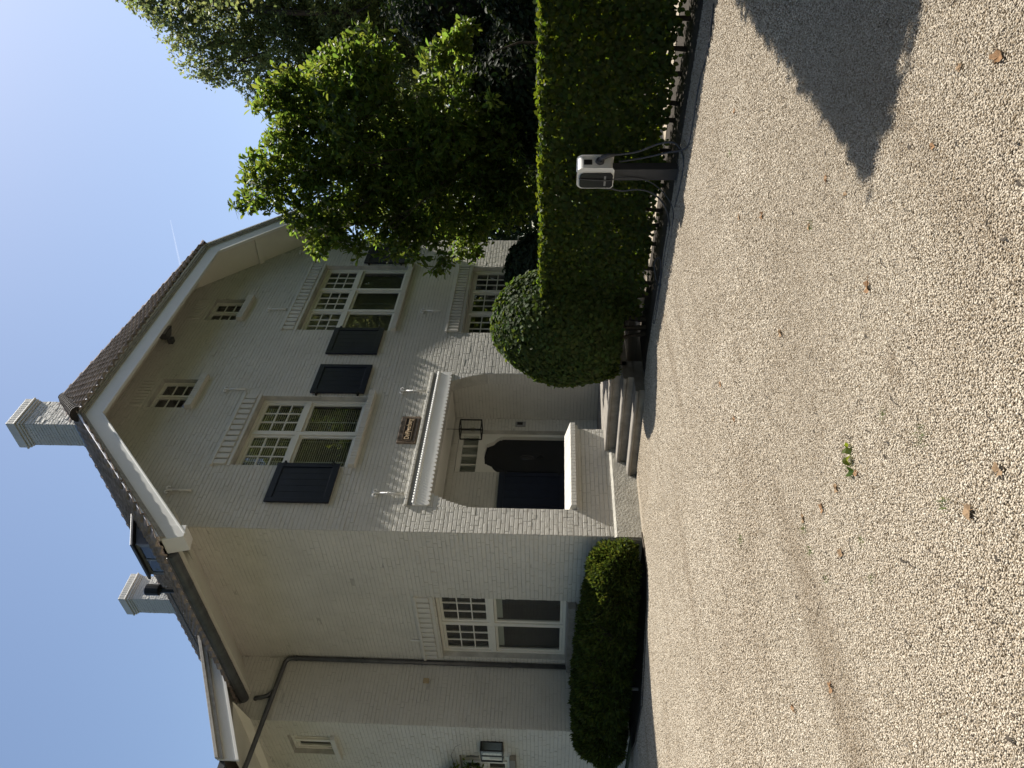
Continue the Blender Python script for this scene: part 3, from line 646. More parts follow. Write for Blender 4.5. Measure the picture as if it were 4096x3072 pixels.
# tiles
TW, TE = .225, .345
def tile_mesh():
    n = 9; V = []; F = []
    prof = [(.5-.5*math.cos(2*math.pi*i/(n-1)*1.0))*.0 + .036*math.sin(2*math.pi*i/(n-1)-.6) for i in range(n)]
    for j, (v, h) in enumerate(((0, .066), (TE+.05, .004))):
        for i in range(n): V.append((i/(n-1)*TW*1.03, v, prof[i]+h))
    for i in range(n): V.append((i/(n-1)*TW*1.03, .004, prof[i]*.8+.020))
    for i in range(n-1): F.append((i, i+1, n+i+1, n+i)); F.append((2*n+i, 2*n+i+1, i+1, i))
    me = bpy.data.meshes.new('roof_tile'); me.from_pydata(V, [], F); me.update(); me.polygons.foreach_set('use_smooth', [True]*len(me.polygons)); me.materials.append(M['tileo']); return me, np.array(V), F
TME, TV, TF = tile_mesh()
tiles = []    # matrices
def tile_plane(o, ex, ey, nu, nv, ok):
    ex = Vector(ex).normalized(); ey = Vector(ey).normalized(); ez = ex.cross(ey)
    for j in range(nv):
        for i in range(nu):
            p = Vector(o)+ex*(i*TW)+ey*(j*TE); c = p+ex*TW*.5+ey*TE*.5
            if ok(c):
                mt = Matrix.Identity(4)
                for k in range(3): mt[k][0], mt[k][1], mt[k][2], mt[k][3] = ex[k], ey[k], ez[k], p[k]
                tiles.append(mt)
# half hip (faces the drive) and the left slope
hipdir = Vector((0, 2.43, 3.0))
def ok_hip(c):
    t = (c.y+.86)/2.43
    return 2.05+3.3*t-.02 < c.x < 8.8-3.45*t+.05 and t < 1
tile_plane((2.0, -.93, 10.95), (1, 0, 0), hipdir, 31, 12, ok_hip)
nh = len(tiles)
def ok_left(c):
    if c.x > 2.05 and c.y < -.86+(c.x-2.05)/3.3*2.43: return False
    if 5.05 < c.x: return False
    return True
tile_plane((-1.02, 15.9, 8.05), (0, -1, 0), (1, 0, SL), 75, 26, ok_left)
left = tiles[nh:]; left.sort(key=lambda m: (m.translation-Vector(CAM)).length)
n_obj = 300-nh
for mt in tiles[:nh]+left[:n_obj]:
    o = bpy.data.objects.new('roof_tile', TME); COL.objects.link(o); o.parent = house; o.matrix_local = mt @ Matrix.Rotation(random.uniform(-.012, .012), 4, 'Z')
V = []; F = []
for mt in left[n_obj:]:
    b = len(V); A = np.array(mt); V += [tuple(q) for q in (TV @ A[:3, :3].T + A[:3, 3])]; F += [tuple(b+i for i in f) for f in TF]
me = bpy.data.meshes.new('roof_tiles'); me.from_pydata(V, [], F); me.update(); me.polygons.foreach_set('use_smooth', [True]*len(me.polygons))
link('roof_tiles', me, M['tile'], house, kind='stuff')
# ridge and hip tiles
def ridge_run(p0, p1, n, r, material, name):
    p0, p1 = Vector(p0), Vector(p1); d = (p1-p0); L = d.length/n; d.normalize(); s = d.cross(Vector((0, 0, 1))).normalized(); u = s.cross(d)
    mb = MB(); k = 8
    rows = []
    for y, rr in ((0, r*1.14), (.07, r*1.14), (.075, r), (L+.04, r*.95)):
        row = []
        for i in range(k+1):
            t = math.pi*(i/k)*1.1-.16; row.append((rr*math.cos(t), y, rr*math.sin(t)*.9))
        rows.append(row)
    for row in rows: mb.v += row
    for a in range(len(rows)-1):
        for i in range(k): mb.f.append((a*(k+1)+i, a*(k+1)+i+1, (a+1)*(k+1)+i+1, (a+1)*(k+1)+i))
    mb.f.append(tuple(range(k+1)))
    me = mb.mesh(name, True); me.materials.append(material)
    for i in range(n):
        p = p0+d*L*i; o = bpy.data.objects.new(name, me); COL.objects.link(o); o.parent = house
        mt = Matrix.Identity(4)
        for q in range(3): mt[q][0], mt[q][1], mt[q][2], mt[q][3] = s[q], d[q], u[q], p[q]
        o.matrix_local = mt
ridge_run((5.35, 1.5, 14.03), (5.35, 16.2, 14.03), 36, .13, M['tileo'], 'ridge_tile')
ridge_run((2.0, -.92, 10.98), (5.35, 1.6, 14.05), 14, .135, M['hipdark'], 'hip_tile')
ridge_run((8.85, -.92, 10.9), (5.35, 1.6, 14.05), 14, .125, M['tileo'], 'hip_tile')
# --- chimneys
def chimney(x0, x1, y0, y1, z0, zt):
    mb = MB(); mb.box(x0, x1, y0, y1, z0, zt-.25)
    ch = mb.build('chimney', M['joint'], house)
    mb = MB(); e = .05; mb.box(x0-e, x1+e, y0-e, y1+e, zt-.36, zt-.28); mb.box(x0-e*.5, x1+e*.5, y0-e*.5, y1+e*.5, zt-.42, zt-.361); mb.box(x0-e*1.6, x1+e*1.6, y0-e*1.6, y1+e*1.6, zt-.279, zt-.23); mb.build('chimney_moulding', M['paint'], ch, bevel=.012)
    mb = MB(); e = .055; st = .083
    for i in range(int((x1-x0+2*e)/st)): mb.box(x0-e+i*st+.003, x0-e+(i+1)*st-.003, y0-e, y1+e, zt-.229, zt-.03)
    mb.box(x0-e*.9, x1+e*.9, y0-e*.9, y1+e*.9, zt-.229, zt-.012); mb.build('chimney_cap', M['paint'], ch, bevel=.006)
    fl = MB(); fl.box(x0-.012, x1+.012, y0-.012, y1+.012, z0, z0+.33); fl.build('chimney_flashing', M['lead'], ch)
    lay(lambda a, b, c: (a, y0-c, b), x0, x1, z0+.3, zt-.44, phase=0, L=.2); lay(lambda a, b, c: (x0-c, a, b), y0, y1, z0+.3, zt-.44, phase=1, L=.2)
chimney(4.92, 5.80, 2.12, 2.86, 13.45, 15.58); chimney(4.95, 5.83, 9.75, 10.5, 13.45, 15.45)
# --- roof furniture
mb = MB(); mb.tube([(.35, 2.5, 9.2), (.35, 2.5, 9.72)], .055, 12); mb.tube([(.35, 2.5, 9.68), (.35, 2.5, 9.72), (.35, 2.5, 9.75), (.35, 2.5, 10.02), (.35, 2.5, 10.05)], [.06, .07, .115, .12, .09], 14); mb.build('vent_pipe', M['black'], house, smooth=False)
def on_left(x, y, h=.0): return (x-.69*h, y, lz(x)+.72*h)
mb = MB()
for x, y0, y1, h in ((.9, 3.2, 6.2, .14), (1.02, 3.2, 6.2, .14)): mb.tube([on_left(x, y0, h), on_left(x, y1, h)], .018, 6)
for y in (3.3, 4.2, 5.1, 6.0): mb.tube([on_left(.95, y, .02), on_left(.95, y, .16)], .012, 5)
mb.build('snow_guard', M['zinc'], house)
dm = empty('dormer'); dm.parent = house
mb = MB()
for y in (1.2, 2.12):
    mb.prism([(.52, y, 9.45), (.52, y, 9.88), (1.3, y, 10.22)], (0, .04, 0))
mb.build('cheek', M['zinc'], dm)
mb = MB(); mb.hexa([(.42, 1.12, 9.875), (1.45, 1.12, 10.31), (1.45, 2.24, 10.31), (.42, 2.24, 9.875), (.42, 1.12, 9.935), (1.45, 1.12, 10.37), (1.45, 2.24, 10.37), (.42, 2.24, 9.935)]); mb.build('dormer_roof', M['zinc'], dm, bevel=.01)
mb = MB(); mb.box(.49, .52, 1.2, 1.27, 9.47, 9.88); mb.box(.49, .52, 2.09, 2.16, 9.47, 9.88); mb.box(.49, .52, 1.27, 2.09, 9.47, 9.53); mb.box(.49, .52, 1.27, 2.09, 9.83, 9.88); mb.box(.49, .52, 1.66, 1.71, 9.53, 9.83); mb.build('dormer_frame', M['lead'], dm)
mb = MB(); mb.poly([(.505, 1.27, 9.53), (.505, 2.09, 9.53), (.505, 2.09, 9.83), (.505, 1.27, 9.83)]); mb.build('pane', M['glass'], dm)
# --- left wing roof
wz = lambda x: 9.1+.51*x
mb = MB(); mb.poly([(-2.55, 3.58, wz(-2.55)-.03), (.35, 3.58, wz(.35)-.03), (1.2, 4.6, wz(1.2)-.03), (1.2, 14.3, wz(1.2)-.03), (-2.55, 14.3, wz(-2.55)-.03)]); mb.build('wing_roof', M['tile'], house)
def wstrip(t0, t1, y0, y1, nm, mt):
    mb = MB(); x0, x1 = -2.55, .12
    mb.hexa([(x0, y0, wz(x0)-t0), (x1, y0, wz(x1)-t0), (x1, y1, wz(x1)-t0), (x0, y1, wz(x0)-t0), (x0, y0, wz(x0)-t1), (x1, y0, wz(x1)-t1), (x1, y1, wz(x1)-t1), (x0, y1, wz(x0)-t1)]); return mb.build(nm, mt, house, bevel=.005)
wstrip(.42, .0, 3.60, 3.65, 'wing_fascia', M['wood']); wstrip(.14, .04, 3.545, 3.599, 'wing_moulding', M['moulding']); wstrip(.05, -.02, 3.52, 3.60, 'wing_verge', M['moulding']); wstrip(.43, .37, 3.575, 3.60, 'wing_bead', M['wood'])
mb = MB(); mb.poly([(-2.5, 3.64, 7.50), (.3, 3.64, 8.93), (.3, 4.37, 8.93), (-2.5, 4.37, 7.50)]); mb.poly([(-2.5, 3.64, 7.5), (-2.5, 14, 7.5), (-1.4, 14, 7.72), (-1.4, 4.36, 7.72), (-1.4, 3.64, 7.9)]); mb.build('wing_soffit', M['soffit'], house)
mb = MB()
for i in range(10):
    t0, t1 = math.pi*(1+i/10), math.pi*(1+(i+1)/10); p = lambda t, y: (-2.62+.1*math.cos(t), y, 7.78+.13*math.sin(t)); mb.poly([p(t0, 3.7), p(t1, 3.7), p(t1, 12), p(t0, 12)])
mb.poly([(-2.62+.1*math.cos(math.pi*(1+i/10)), 3.7, 7.78+.13*math.sin(math.pi*(1+i/10))) for i in range(11)]); mb.build('wing_gutter', M['zinc'], house, smooth=True)
mb = MB(); wbox(mb, wingf, -.50, -.40, 4.16, 4.28, 0, .06); mb.build('junction_box', M['ochre'], house, bevel=.01)

# --- bricks: the nearest as single pieces, the rest joined
cv = Vector(CAM); info = []
for i, (mp, a0, a1, b0, b1) in enumerate(BRICKS):
    p = Vector(mp((a0+a1)/2, (b0+b1)/2, 0)); d = (p-cv).length; big = (a1-a0)*(b1-b0)/d**2
    info.append(big if (mp is gable and a1-a0 > .1 and p.z > .5) else (0 if mp is not gable else big*.3))
idx = set(np.argsort(-np.array(info))[:300].tolist())
NT = np.array([(0, 0, 0), (1, 0, 0), (1, 1, 0), (0, 1, 0)])
def brick_verts(a0, a1, b0, b1, sun=True):
    j = .0055; e = .008; a0 += random.choice((.001, .0015, .003, .0055)); a1 -= random.choice((.001, .0015, .003, .0055)); b0 += j+random.uniform(-.001, .001); b1 -= j+random.uniform(-.001, .001)
    g = 1. if sun else 2.2; p = (.0050 if sun else .0075)+random.gauss(0, .0011*g); q = [p+random.gauss(0, .0008*g) for _ in range(4)]
    return [(a0, b0, -.002), (a1, b0, -.002), (a1, b1, -.002), (a0, b1, -.002), (a0+.001, b0+.001, q[0]-.0022), (a1-.001, b0+.001, q[1]-.0022), (a1-.001, b1-.001, q[2]-.0022), (a0+.001, b1-.001, q[3]-.0022), (a0+e, b0+e, q[0]), (a1-e, b0+e, q[1]), (a1-e, b1-e, q[2]), (a0+e, b1-e, q[3])]
BF = [(0, 1, 5, 4), (1, 2, 6, 5), (2, 3, 7, 6), (3, 0, 4, 7), (4, 5, 9, 8), (5, 6, 10, 9), (6, 7, 11, 10), (7, 4, 8, 11), (8, 9, 10, 11)]
V = []; F = []
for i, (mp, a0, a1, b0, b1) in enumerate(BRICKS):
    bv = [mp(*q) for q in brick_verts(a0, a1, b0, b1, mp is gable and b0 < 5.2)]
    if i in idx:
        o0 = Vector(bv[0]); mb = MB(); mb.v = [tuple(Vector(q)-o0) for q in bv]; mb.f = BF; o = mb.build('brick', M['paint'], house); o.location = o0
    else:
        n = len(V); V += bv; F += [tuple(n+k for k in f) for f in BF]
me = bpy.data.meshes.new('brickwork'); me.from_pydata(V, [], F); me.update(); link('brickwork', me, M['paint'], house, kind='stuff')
print('bricks', len(BRICKS), 'tiles', len(tiles))

# ================================================================== STEPS
st = empty('entrance_steps', (2.2, -1, 0), 'three weathered bluestone steps climbing to the front porch', 'steps')
def step(x0, zt, x1=4.9, y0=-2.15, h=.19):
    n = 6; prof = [(x0+.045, zt-h), (x0+.045, zt-.075), (x0+.03, zt-.068)]
    for i in range(7):
        t = math.pi*(1.5-i/6); prof.append((x0+.032+.032*math.cos(t)*1.0, zt-.034+.034*math.sin(t)*(-1 if False else 1)))
    prof += [(x1, zt), (x1, zt-h)]
    mb = MB(); mb.prism([(x-2.2, y0+1, z) for x, z in prof], (0, -.002-y0, 0)); return mb.build('step', M['stone'], st)
step(2.14, .57, h=.3); step(1.80, .36, 2.3, h=.2); step(1.45, .175, 2.3, h=.2)

# ================================================================== THINGS ON THE HOUSE
# hanging lantern
la = empty('hanging_lantern', (3.36, .6, 3.39), 'square black framed glass lantern hanging in the porch', 'lantern')
mb = MB(); s, h = .15, .235
for sx in (-1, 1):
    for sy in (-1, 1): mb.box(sx*s-.011, sx*s+.011, sy*s-.011, sy*s+.011, -h, h)
for z in (-h, h):
    for q in (-1, 1): mb.box(-s, s, q*s-.011, q*s+.011, z-.011, z+.011); mb.box(q*s-.011, q*s+.011, -s, s, z-.011, z+.011)
mb.tube([(0, 0, h), (0, 0, h+.31)], .006, 6); mb.box(-s, s, -.006, .006, h-.005, h+.005)
mb.tube([(0, 0, h), (0, 0, .1)], .008, 6); mb.tube([(0, 0, .12), (0, 0, .03)], [.012, .028], 8)
mb.build('lantern_frame', M['iron'], la)
for k in range(4):
    a = k*math.pi/2; c, s_ = math.cos(a), math.sin(a); P = [(-s, -s, -h), (s, -s, -h), (s, -s, h), (-s, -s, h)]
    mb = MB(); mb.poly([(c*x-s_*y, s_*x+c*y, z) for x, y, z in P]); mb.build('pane', M['clearglass'], la)
mb = MB(); mb.sphere((0, 0, -.045), .05, .05, .075, 12, 8); mb.build('bulb', M['bulb'], la, smooth=True)
# name plaque
pq = empty('name_plaque', (2.655, -.02, 4.58), 'weathered brown plaque with raised tan lettering above the porch beam', 'sign')
mb = MB(); mb.box(-.40, .40, -.02, .024, -.2, .2); mb.build('plaque_slab', M['plaque'], pq, bevel=.008)
mb = MB(); mb.box(-.325, .325, -.0245, -.0205, -.075, .085); mb.build('plaque_panel', M['plaquedark'], pq)
mb = MB()
for a, b, c, d in ((-.335, .335, .085, .097), (-.335, .335, -.087, -.075), (-.337, -.325, -.087, .097), (.325, .337, -.087, .097)): mb.box(a, b, -.032, -.0205, c, d)
mb.build('plaque_border', M['plaque'], pq)
for zz in (.113, .133, .153, .173, -.107, -.127, -.147, -.167):
    mb = MB(); mb.tube([(x, -.021, zz+.005*math.sin(x*42)) for x in np.linspace(-.34, .34, 70)], .0048, 5); mb.build('wave_line', M['plaquedark'], pq)
fc = bpy.data.curves.new('lettering', 'FONT'); fc.body = 'DeV\u00ffverberg'; fc.size = .128; fc.extrude = .006; fc.bevel_depth = .0022; fc.align_x = 'CENTER'; fc.align_y = 'CENTER'; fc.space_character = 1.0
fo = bpy.data.objects.new('lettering', fc); COL.objects.link(fo); bpy.context.view_layer.update()
me = bpy.data.meshes.new_from_object(fo.evaluated_get(bpy.context.evaluated_depsgraph_get())); bpy.data.objects.remove(fo); me.materials.clear()
wd = max(v.co.x for v in me.vertices)-min(v.co.x for v in me.vertices); k = .60/wd
for v in me.vertices: v.co = Vector((v.co.x*k, -.026-v.co.z, v.co.y*1.12))
me.update(); link('lettering', me, M['letters'], pq)
# intercom
it = empty('intercom', (4.40, 1.39, 2.36), 'small grey doorbell intercom with dark lens beside the front door', 'intercom')
mb = MB(); mb.box(-.075, .075, -.03, .004, -.12, .12); mb.build('faceplate', M['greyplastic'], it, bevel=.006)
mb = MB(); mb.box(-.045, .045, -.036, -.031, -.05, .08); mb.build('lens', M['dark_panel'], it)
# floodlight under the eave
fl = empty('floodlight', (5.62, -.02, 10.93), 'grey outdoor floodlight mounted high under the eave', 'lamp')
mb = MB(); mb.box(-.07, .07, -.12, .02, -.16, -.04); mb.tube([(0, -.12, -.1), (0, -.22, -.02)], .03, 8); mb.build('bracket', M['zinc'], fl, bevel=.01)
mb = MB(); mb.hexa([(-.10, -.14, -.10), (.10, -.14, -.10), (.10, -.14, .06), (-.10, -.14, .06), (-.19, -.36, -.14), (.19, -.36, -.14), (.19, -.32, .14), (-.19, -.32, .14)]); mb.build('housing', M['zinc'], fl, bevel=.01)
mb = MB(); mb.hexa([(-.17, -.362, -.12), (.17, -.362, -.12), (.17, -.326, .12), (-.17, -.326, .12), (-.17, -.372, -.12), (.17, -.372, -.12), (.17, -.336, .12), (-.17, -.336, .12)]); mb.build('lamp_glass', M['lead'], fl)
# wall lantern on the wing
wl = empty('wall_lantern', (-1.4, 5.15, 2.78), 'black box wall lantern on the shaded wing wall', 'lantern')
mb = MB()
mb.box(-.03, 0, -.24, .24, -.23, .23)
for y in (-.23, .23):
    for x in (-.2, -.02): mb.box(x-.014, x+.014, y-.014, y+.014, -.22, .22)
for z in (-.22, .22):
    mb.box(-.21, 0, -.24, .24, z-.012, z+.012)
mb.box(-.21, -.19, -.012, .012, -.22, .22); mb.build('lantern_frame', M['iron'], wl)
for q in ([(-.2, -.23, -.21), (-.2, .23, -.21), (-.2, .23, .21), (-.2, -.23, .21)], [(-.2, -.23, -.21), (-.02, -.23, -.21), (-.02, -.23, .21), (-.2, -.23, .21)]):
    mb = MB(); mb.poly(q); mb.build('pane', M['clearglass'], wl)

# ================================================================== EV CHARGER
ev = empty('charging_post', (.86, -6.40, 0), 'white and black car charging box on a grey post before the hedge', 'charging post'); ev.rotation_euler = (0, 0, rad(-22))
mb = MB(); mb.box(-.02, .10, -.10, .10, -.02, .90); mb.build('post', M['grey_post'], ev, bevel=.006)
mb = MB(); mb.box(-.09, .17, -.14, .14, -.01, .015); mb.build('base_plate', M['grey_post'], ev, bevel=.004)
def rbox(mb, y0, y1, z0, z1, x0, x1, r=.07, n=6):
    P = [(y0, z0+.02), (y0+.03, z0)]+[(y1-.03, z0), (y1, z0+.02)]
    for i in range(n+1): t = i/n*math.pi/2; P.append((y1-r+r*math.cos(t), z1-r+r*math.sin(t)))
    for i in range(n+1): t = math.pi/2+i/n*math.pi/2; P.append((y0+r+r*math.cos(t), z1-r+r*math.sin(t)))
    return mb.prism([(x0, a, b) for a, b in P], (x1-x0, 0, 0))
rbox(MB(), -.17, .17, .86, 1.31, -.075, .16).build('housing', M['white_plastic'], ev, bevel=.018)
rbox(MB(), -.095, .148, .865, 1.282, -.095, -.07, .05).build('front_panel', M['dark_panel'], ev, bevel=.01)
for z, hh in ((.945, .05),):
    mb = MB(); mb.box(-.097, -.0955, -.06, .12, z, z+hh*.5); mb.build('panel_stripe', M['greyplastic'], ev)
mb = MB(); mb.box(.0, .09, -.1725, -.1695, 1.13, 1.24); mb.build('display', M['dark_panel'], ev)
def plug(s):
    mb = MB(); mb.tube([(.05, s*.168, 1.03), (.05, s*.20, 1.025)], [.06, .055], 14); mb.tube([(.05, s*.19, 1.025), (.045, s*.25, 1.0), (.04, s*.29, .93), (.035, s*.305, .85)], [.036, .034, .028, .02], 10); return mb.build('plug', M['cable'], ev, smooth=True)
plug(-1); plug(1)
def wcable(name, pts, r, par=ev):
    # smooth path through world points
    P = [Vector(p) for p in pts]; out = []
    for i in range(len(P)-1):
        p0, p1, p2, p3 = P[max(i-1, 0)], P[i], P[i+1], P[min(i+2, len(P)-1)]
        for t in np.linspace(0, 1, 8, endpoint=False):
            out.append(.5*((2*p1)+(-p0+p2)*t+(2*p0-5*p1+4*p2-p3)*t*t+(-p0+3*p1-3*p2+p3)*t**3))
    out.append(P[-1]); return MB().tube(out, r, 8).build(name, M['cable'], par, smooth=True)
wcable('cable', [(.035, -.305, .86), (.03, -.33, .72), (.0, -.40, .55), (-.02, -.55, .30), (-.1, -.62, .12), (-.25, -.5, .02), (-.35, -.2, .015), (-.3, .3, .012)], .013)
wcable('cable', [(.10, -.12, .78), (.06, -.22, .5), (-.05, -.42, .22), (-.3, -.75, .03), (-.32, -1.1, .015), (-.2, -1.6, .015), (-.28, -2.1, .015), (-.1, -2.5, .015), (-.3, -2.2, .02)], .012)
wcable('cable', [(.035, .305, .86), (.02, .34, .70), (-.02, .27, .5), (-.06, .30, .3), (-.15, .45, .12), (-.25, .75, .02), (-.28, 1.2, .012), (-.4, 1.6, .012), (-.55, 2.1, .012), (-.62, 2.6, .012), (-.5, 2.75, .012), (-.48, 2.3, .015), (-.42, 1.7, .03), (-.22, 1.5, .05), (-.12, 1.75, .10), (-.25, 1.98, .05), (-.42, 1.9, .03)], .012)
wcable('cable', [(-.1, -.02, 1.30), (-.108, -.01, 1.2), (-.105, .01, .92), (-.06, .02, .80), (-.03, .05, .5), (-.1, .14, .25), (-.3, .3, .05), (-.42, .7, .012), (-.5, 1.3, .012)], .008)

# ================================================================== HEDGES AND SHRUBS
def hx(y): return 2.12+(y+4.2)*.21
hd = empty('clipped_hedge', (1.6, -6.5, 0), 'long flat topped clipped hedge on bare stems along the drive', 'hedge')
def hedge_leaves(n, y0=-10.6, y1=-3.3, z0=.13, z1=1.83, half=.34):
    P = np.zeros((n, 3)); Nn = np.zeros((n, 3)); k = rng.random(n); y = y0+(y1-y0)*rng.random(n); z = z0+(z1-z0)*rng.random(n)
    dep = np.minimum(rng.exponential(.07, n), half)
    und = .05*np.sin(y*2.3)+.03*np.sin(z*5+y*3)
    f = k < .50; b = (k >= .50) & (k < .74); t = (k >= .74) & (k < .92); i = k >= .92
    xc = hx(y)
    P[:, 1] = y; P[:, 2] = z
    P[f, 0] = xc[f]-half-und[f]*.6+dep[f]; Nn[f] = (-1, -.15, .1)
    P[b, 0] = xc[b]+half-dep[b]; Nn[b] = (1, 0, .1)
    P[t, 0] = xc[t]+(rng.random(t.sum())*2-1)*half; P[t, 2] = z1+.012*rng.normal(size=t.sum())-dep[t]*.6+.02*np.sin(y[t]*4); Nn[t] = (0, 0, 1)
    P[i, 0] = xc[i]+(rng.random(i.sum())*2-1)*half*.8; Nn[i] = sph(i.sum())
    # ragged lower edge: thin out
    lo = z0+.10*np.abs(np.sin(y*3.1)+.6*np.sin(y*7.7)+.4*rng.normal(size=n)*.5)
    keep = (P[:, 2] > lo) | (rng.random(n) < .12)
    return P[keep]-np.array([1.6, -6.5, 0]), Nn[keep]
P, Nn = hedge_leaves(42000)
link('foliage', shell_leaves('hedge_foliage', P, Nn, .074, .95, T_OV, F_OB, .65, .7), M['hedge'], hd)
for i, y in enumerate(np.arange(-10.4, -3.4, .36)):
    y += random.uniform(-.08, .08); x = hx(y)+random.uniform(-.06, .06)-1.6; y += 6.5
    mb = MB(); mb.tube([(x, y, -.03), (x+random.uniform(-.04, .04), y+random.uniform(-.05, .05), .3), (x+random.uniform(-.08, .08), y+random.uniform(-.1, .1), .8), (x+random.uniform(-.1, .1), y+random.uniform(-.15, .15), 1.5)], [.035, .028, .022, .01], 7)
    for q in range(5):
        z = random.uniform(.35, 1.3); a = random.uniform(0, 6.28); mb.tube([(x, y, z), (x+.15*math.cos(a), y+.25*math.sin(a), z+.2), (x+.2*math.cos(a), y+.5*math.sin(a), z+.45)], [.013, .009, .004], 5)
    mb.build('stem', M['bark'], hd, smooth=True)
# soil strip under the hedge
mb = MB(); q = [(.52, -12), (1.25, -12), (2.35, -3.2), (1.75, -2.0), (1.35, -2.3), (1.5, -3.8)]
mb.poly([(x, y, .004) for x, y in [(-.03, -11), (1.55, -11), (2.55, -4.2), (2.9, -2.3), (1.5, -2.2), (1.25, -2.7), (1.2, -3.4), (1.38, -4.3)]]); mb.build('hedge_bed', M['soil'], kind='structure')
# globe shaped shrub
def dome_points(n, c, R, H, zb, flat=.35, dm=.07, lump=.03):
    d = sph(n); d[:, 2] = np.where(d[:, 2] < -.75, -d[:, 2], d[:, 2])
    dep = np.minimum(rng.exponential(dm, n), .45)
    up_ = d[:, 2] > 0
    zc = zb+(H-zb)*.45
    rz = np.where(up_, H-zc, zc-zb); s = 1-dep
    hr = np.sqrt(np.maximum(1-d[:, 2]**2, 0)); hr = np.where(up_, hr, np.maximum(1-np.abs(d[:, 2])**2.6, 0)**.5)
    az = np.arctan2(d[:, 1], d[:, 0]); lum = 1+lump*np.sin(3*az+2*d[:, 2]*3)+lump*.7*np.sin(7*az+1.3)*np.cos(5*d[:, 2])
    P = np.stack([R*hr*np.cos(az)*s*lum, R*hr*np.sin(az)*s*lum, zc+rz*d[:, 2]*s*lum], 1)
    N = norm(np.stack([hr*np.cos(az)/R, hr*np.sin(az)/R, d[:, 2]/rz], 1))
    return P+np.array(c), N
gs = empty('globe_shrub', (2.34, -2.92, 0), 'large rounded clipped evergreen shrub at the end of the hedge by the steps', 'shrub')
P, N = dome_points(46000, (0, 0, 0), 1.08, 2.7, .16)
link('foliage', shell_leaves('globe_foliage', P, N, .078, .92, T_OV, F_OB, .5, .8, .1), M['globe'], gs)
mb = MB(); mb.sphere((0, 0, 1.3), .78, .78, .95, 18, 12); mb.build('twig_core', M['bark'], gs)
mb = MB()
for i in range(7):
    a = i*.9; mb.tube([(.15*math.cos(a), .15*math.sin(a), -.03), (.25*math.cos(a), .25*math.sin(a), .5), (.5*math.cos(a), .5*math.sin(a), 1.1)], [.04, .03, .02], 6)
mb.build('stem', M['bark'], gs)
# dark rounded shrub behind the hedge near the right window
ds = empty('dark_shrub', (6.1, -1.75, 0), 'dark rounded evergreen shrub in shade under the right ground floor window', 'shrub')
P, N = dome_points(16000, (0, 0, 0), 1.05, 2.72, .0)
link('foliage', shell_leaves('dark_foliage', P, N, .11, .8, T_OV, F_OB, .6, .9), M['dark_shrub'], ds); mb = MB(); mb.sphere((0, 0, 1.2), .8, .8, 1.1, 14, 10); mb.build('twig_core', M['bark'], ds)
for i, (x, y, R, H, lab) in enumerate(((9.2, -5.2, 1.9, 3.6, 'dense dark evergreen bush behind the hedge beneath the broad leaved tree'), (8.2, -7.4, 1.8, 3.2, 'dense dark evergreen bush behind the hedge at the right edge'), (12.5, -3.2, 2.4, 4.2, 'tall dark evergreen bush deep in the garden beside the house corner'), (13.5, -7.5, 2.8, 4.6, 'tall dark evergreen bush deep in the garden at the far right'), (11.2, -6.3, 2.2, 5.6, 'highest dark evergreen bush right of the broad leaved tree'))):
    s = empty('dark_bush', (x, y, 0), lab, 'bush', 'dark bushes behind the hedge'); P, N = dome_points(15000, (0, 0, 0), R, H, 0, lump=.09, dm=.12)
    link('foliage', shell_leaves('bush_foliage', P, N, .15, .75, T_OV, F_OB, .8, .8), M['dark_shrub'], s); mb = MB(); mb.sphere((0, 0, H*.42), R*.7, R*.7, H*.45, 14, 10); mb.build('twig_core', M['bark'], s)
# one clipped yew hedge along the side wall
YW = [(-.58, .16, .46, .93), (-.74, .7, .6, 1.0), (-.88, 1.3, .7, 1.07), (-.98, 1.9, .76, 1.1), (-1.08, 2.5, .8, 1.13), (-1.12, 3.1, .8, 1.14), (-1.2, 3.65, .76, 1.13), (-1.5, 4.1, .62, 1.09)]
yh = empty('yew_hedge', (-.95, 2, 0), 'low rounded dark yew hedge along the side wall under the window', 'hedge')
Ps, Ns = [], []
for i, (x, y, Rr, H) in enumerate(YW):
    P, N = dome_points(15000, (x, y, 0), Rr, H, .03, lump=.07, dm=.09); k_ = np.ones(len(P), bool)
    for j, (x2, y2, R2, H2) in enumerate(YW):
        if j != i: k_ &= (((P[:, 0]-x2)/(R2*.8))**2+((P[:, 1]-y2)/(R2*.8))**2+((P[:, 2]-H2*.45)/(H2*.45))**2) > 1
    Ps.append(P[k_]); Ns.append(N[k_])
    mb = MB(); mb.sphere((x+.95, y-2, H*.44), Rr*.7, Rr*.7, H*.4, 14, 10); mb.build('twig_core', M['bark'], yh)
P = np.concatenate(Ps)-np.array([-.95, 2, 0]); N = np.concatenate(Ns); n = len(P)
link('foliage', leaf_mesh('yew_foliage', P, N+.75*sph(n)+np.array([0, 0, .3]), sph(n), .075*(.5+rng.random(n)), .5, T_DI, F_DI), M['yew'], yh)
mb = MB(); mb.tube([(.02, -.1, .012), (-.9, -.32, .012), (-1.34, .2, .012), (-1.74, 1.0, .012), (-2.1, 1.85, .012), (-2.07, 3.3, .012), (-1.82, 4.3, .012)], .02, 6); mb.build('bed_edging', M['bark'], label='thin dark edging strip round the yew bed', cat='edging')
mb = MB(); mb.tube([(-1.55, 2.35, 0), (-1.55, 2.35, .62)], .035, 8); mb.tube([(-1.55, 2.35, .58), (-1.55, 2.35, .74), (-1.55, 2.35, .78)], [.05, .055, .02], 10); mb.build('garden_lamp', M['zinc'], label='small dark bollard lamp standing in the yew bed', cat='lamp')
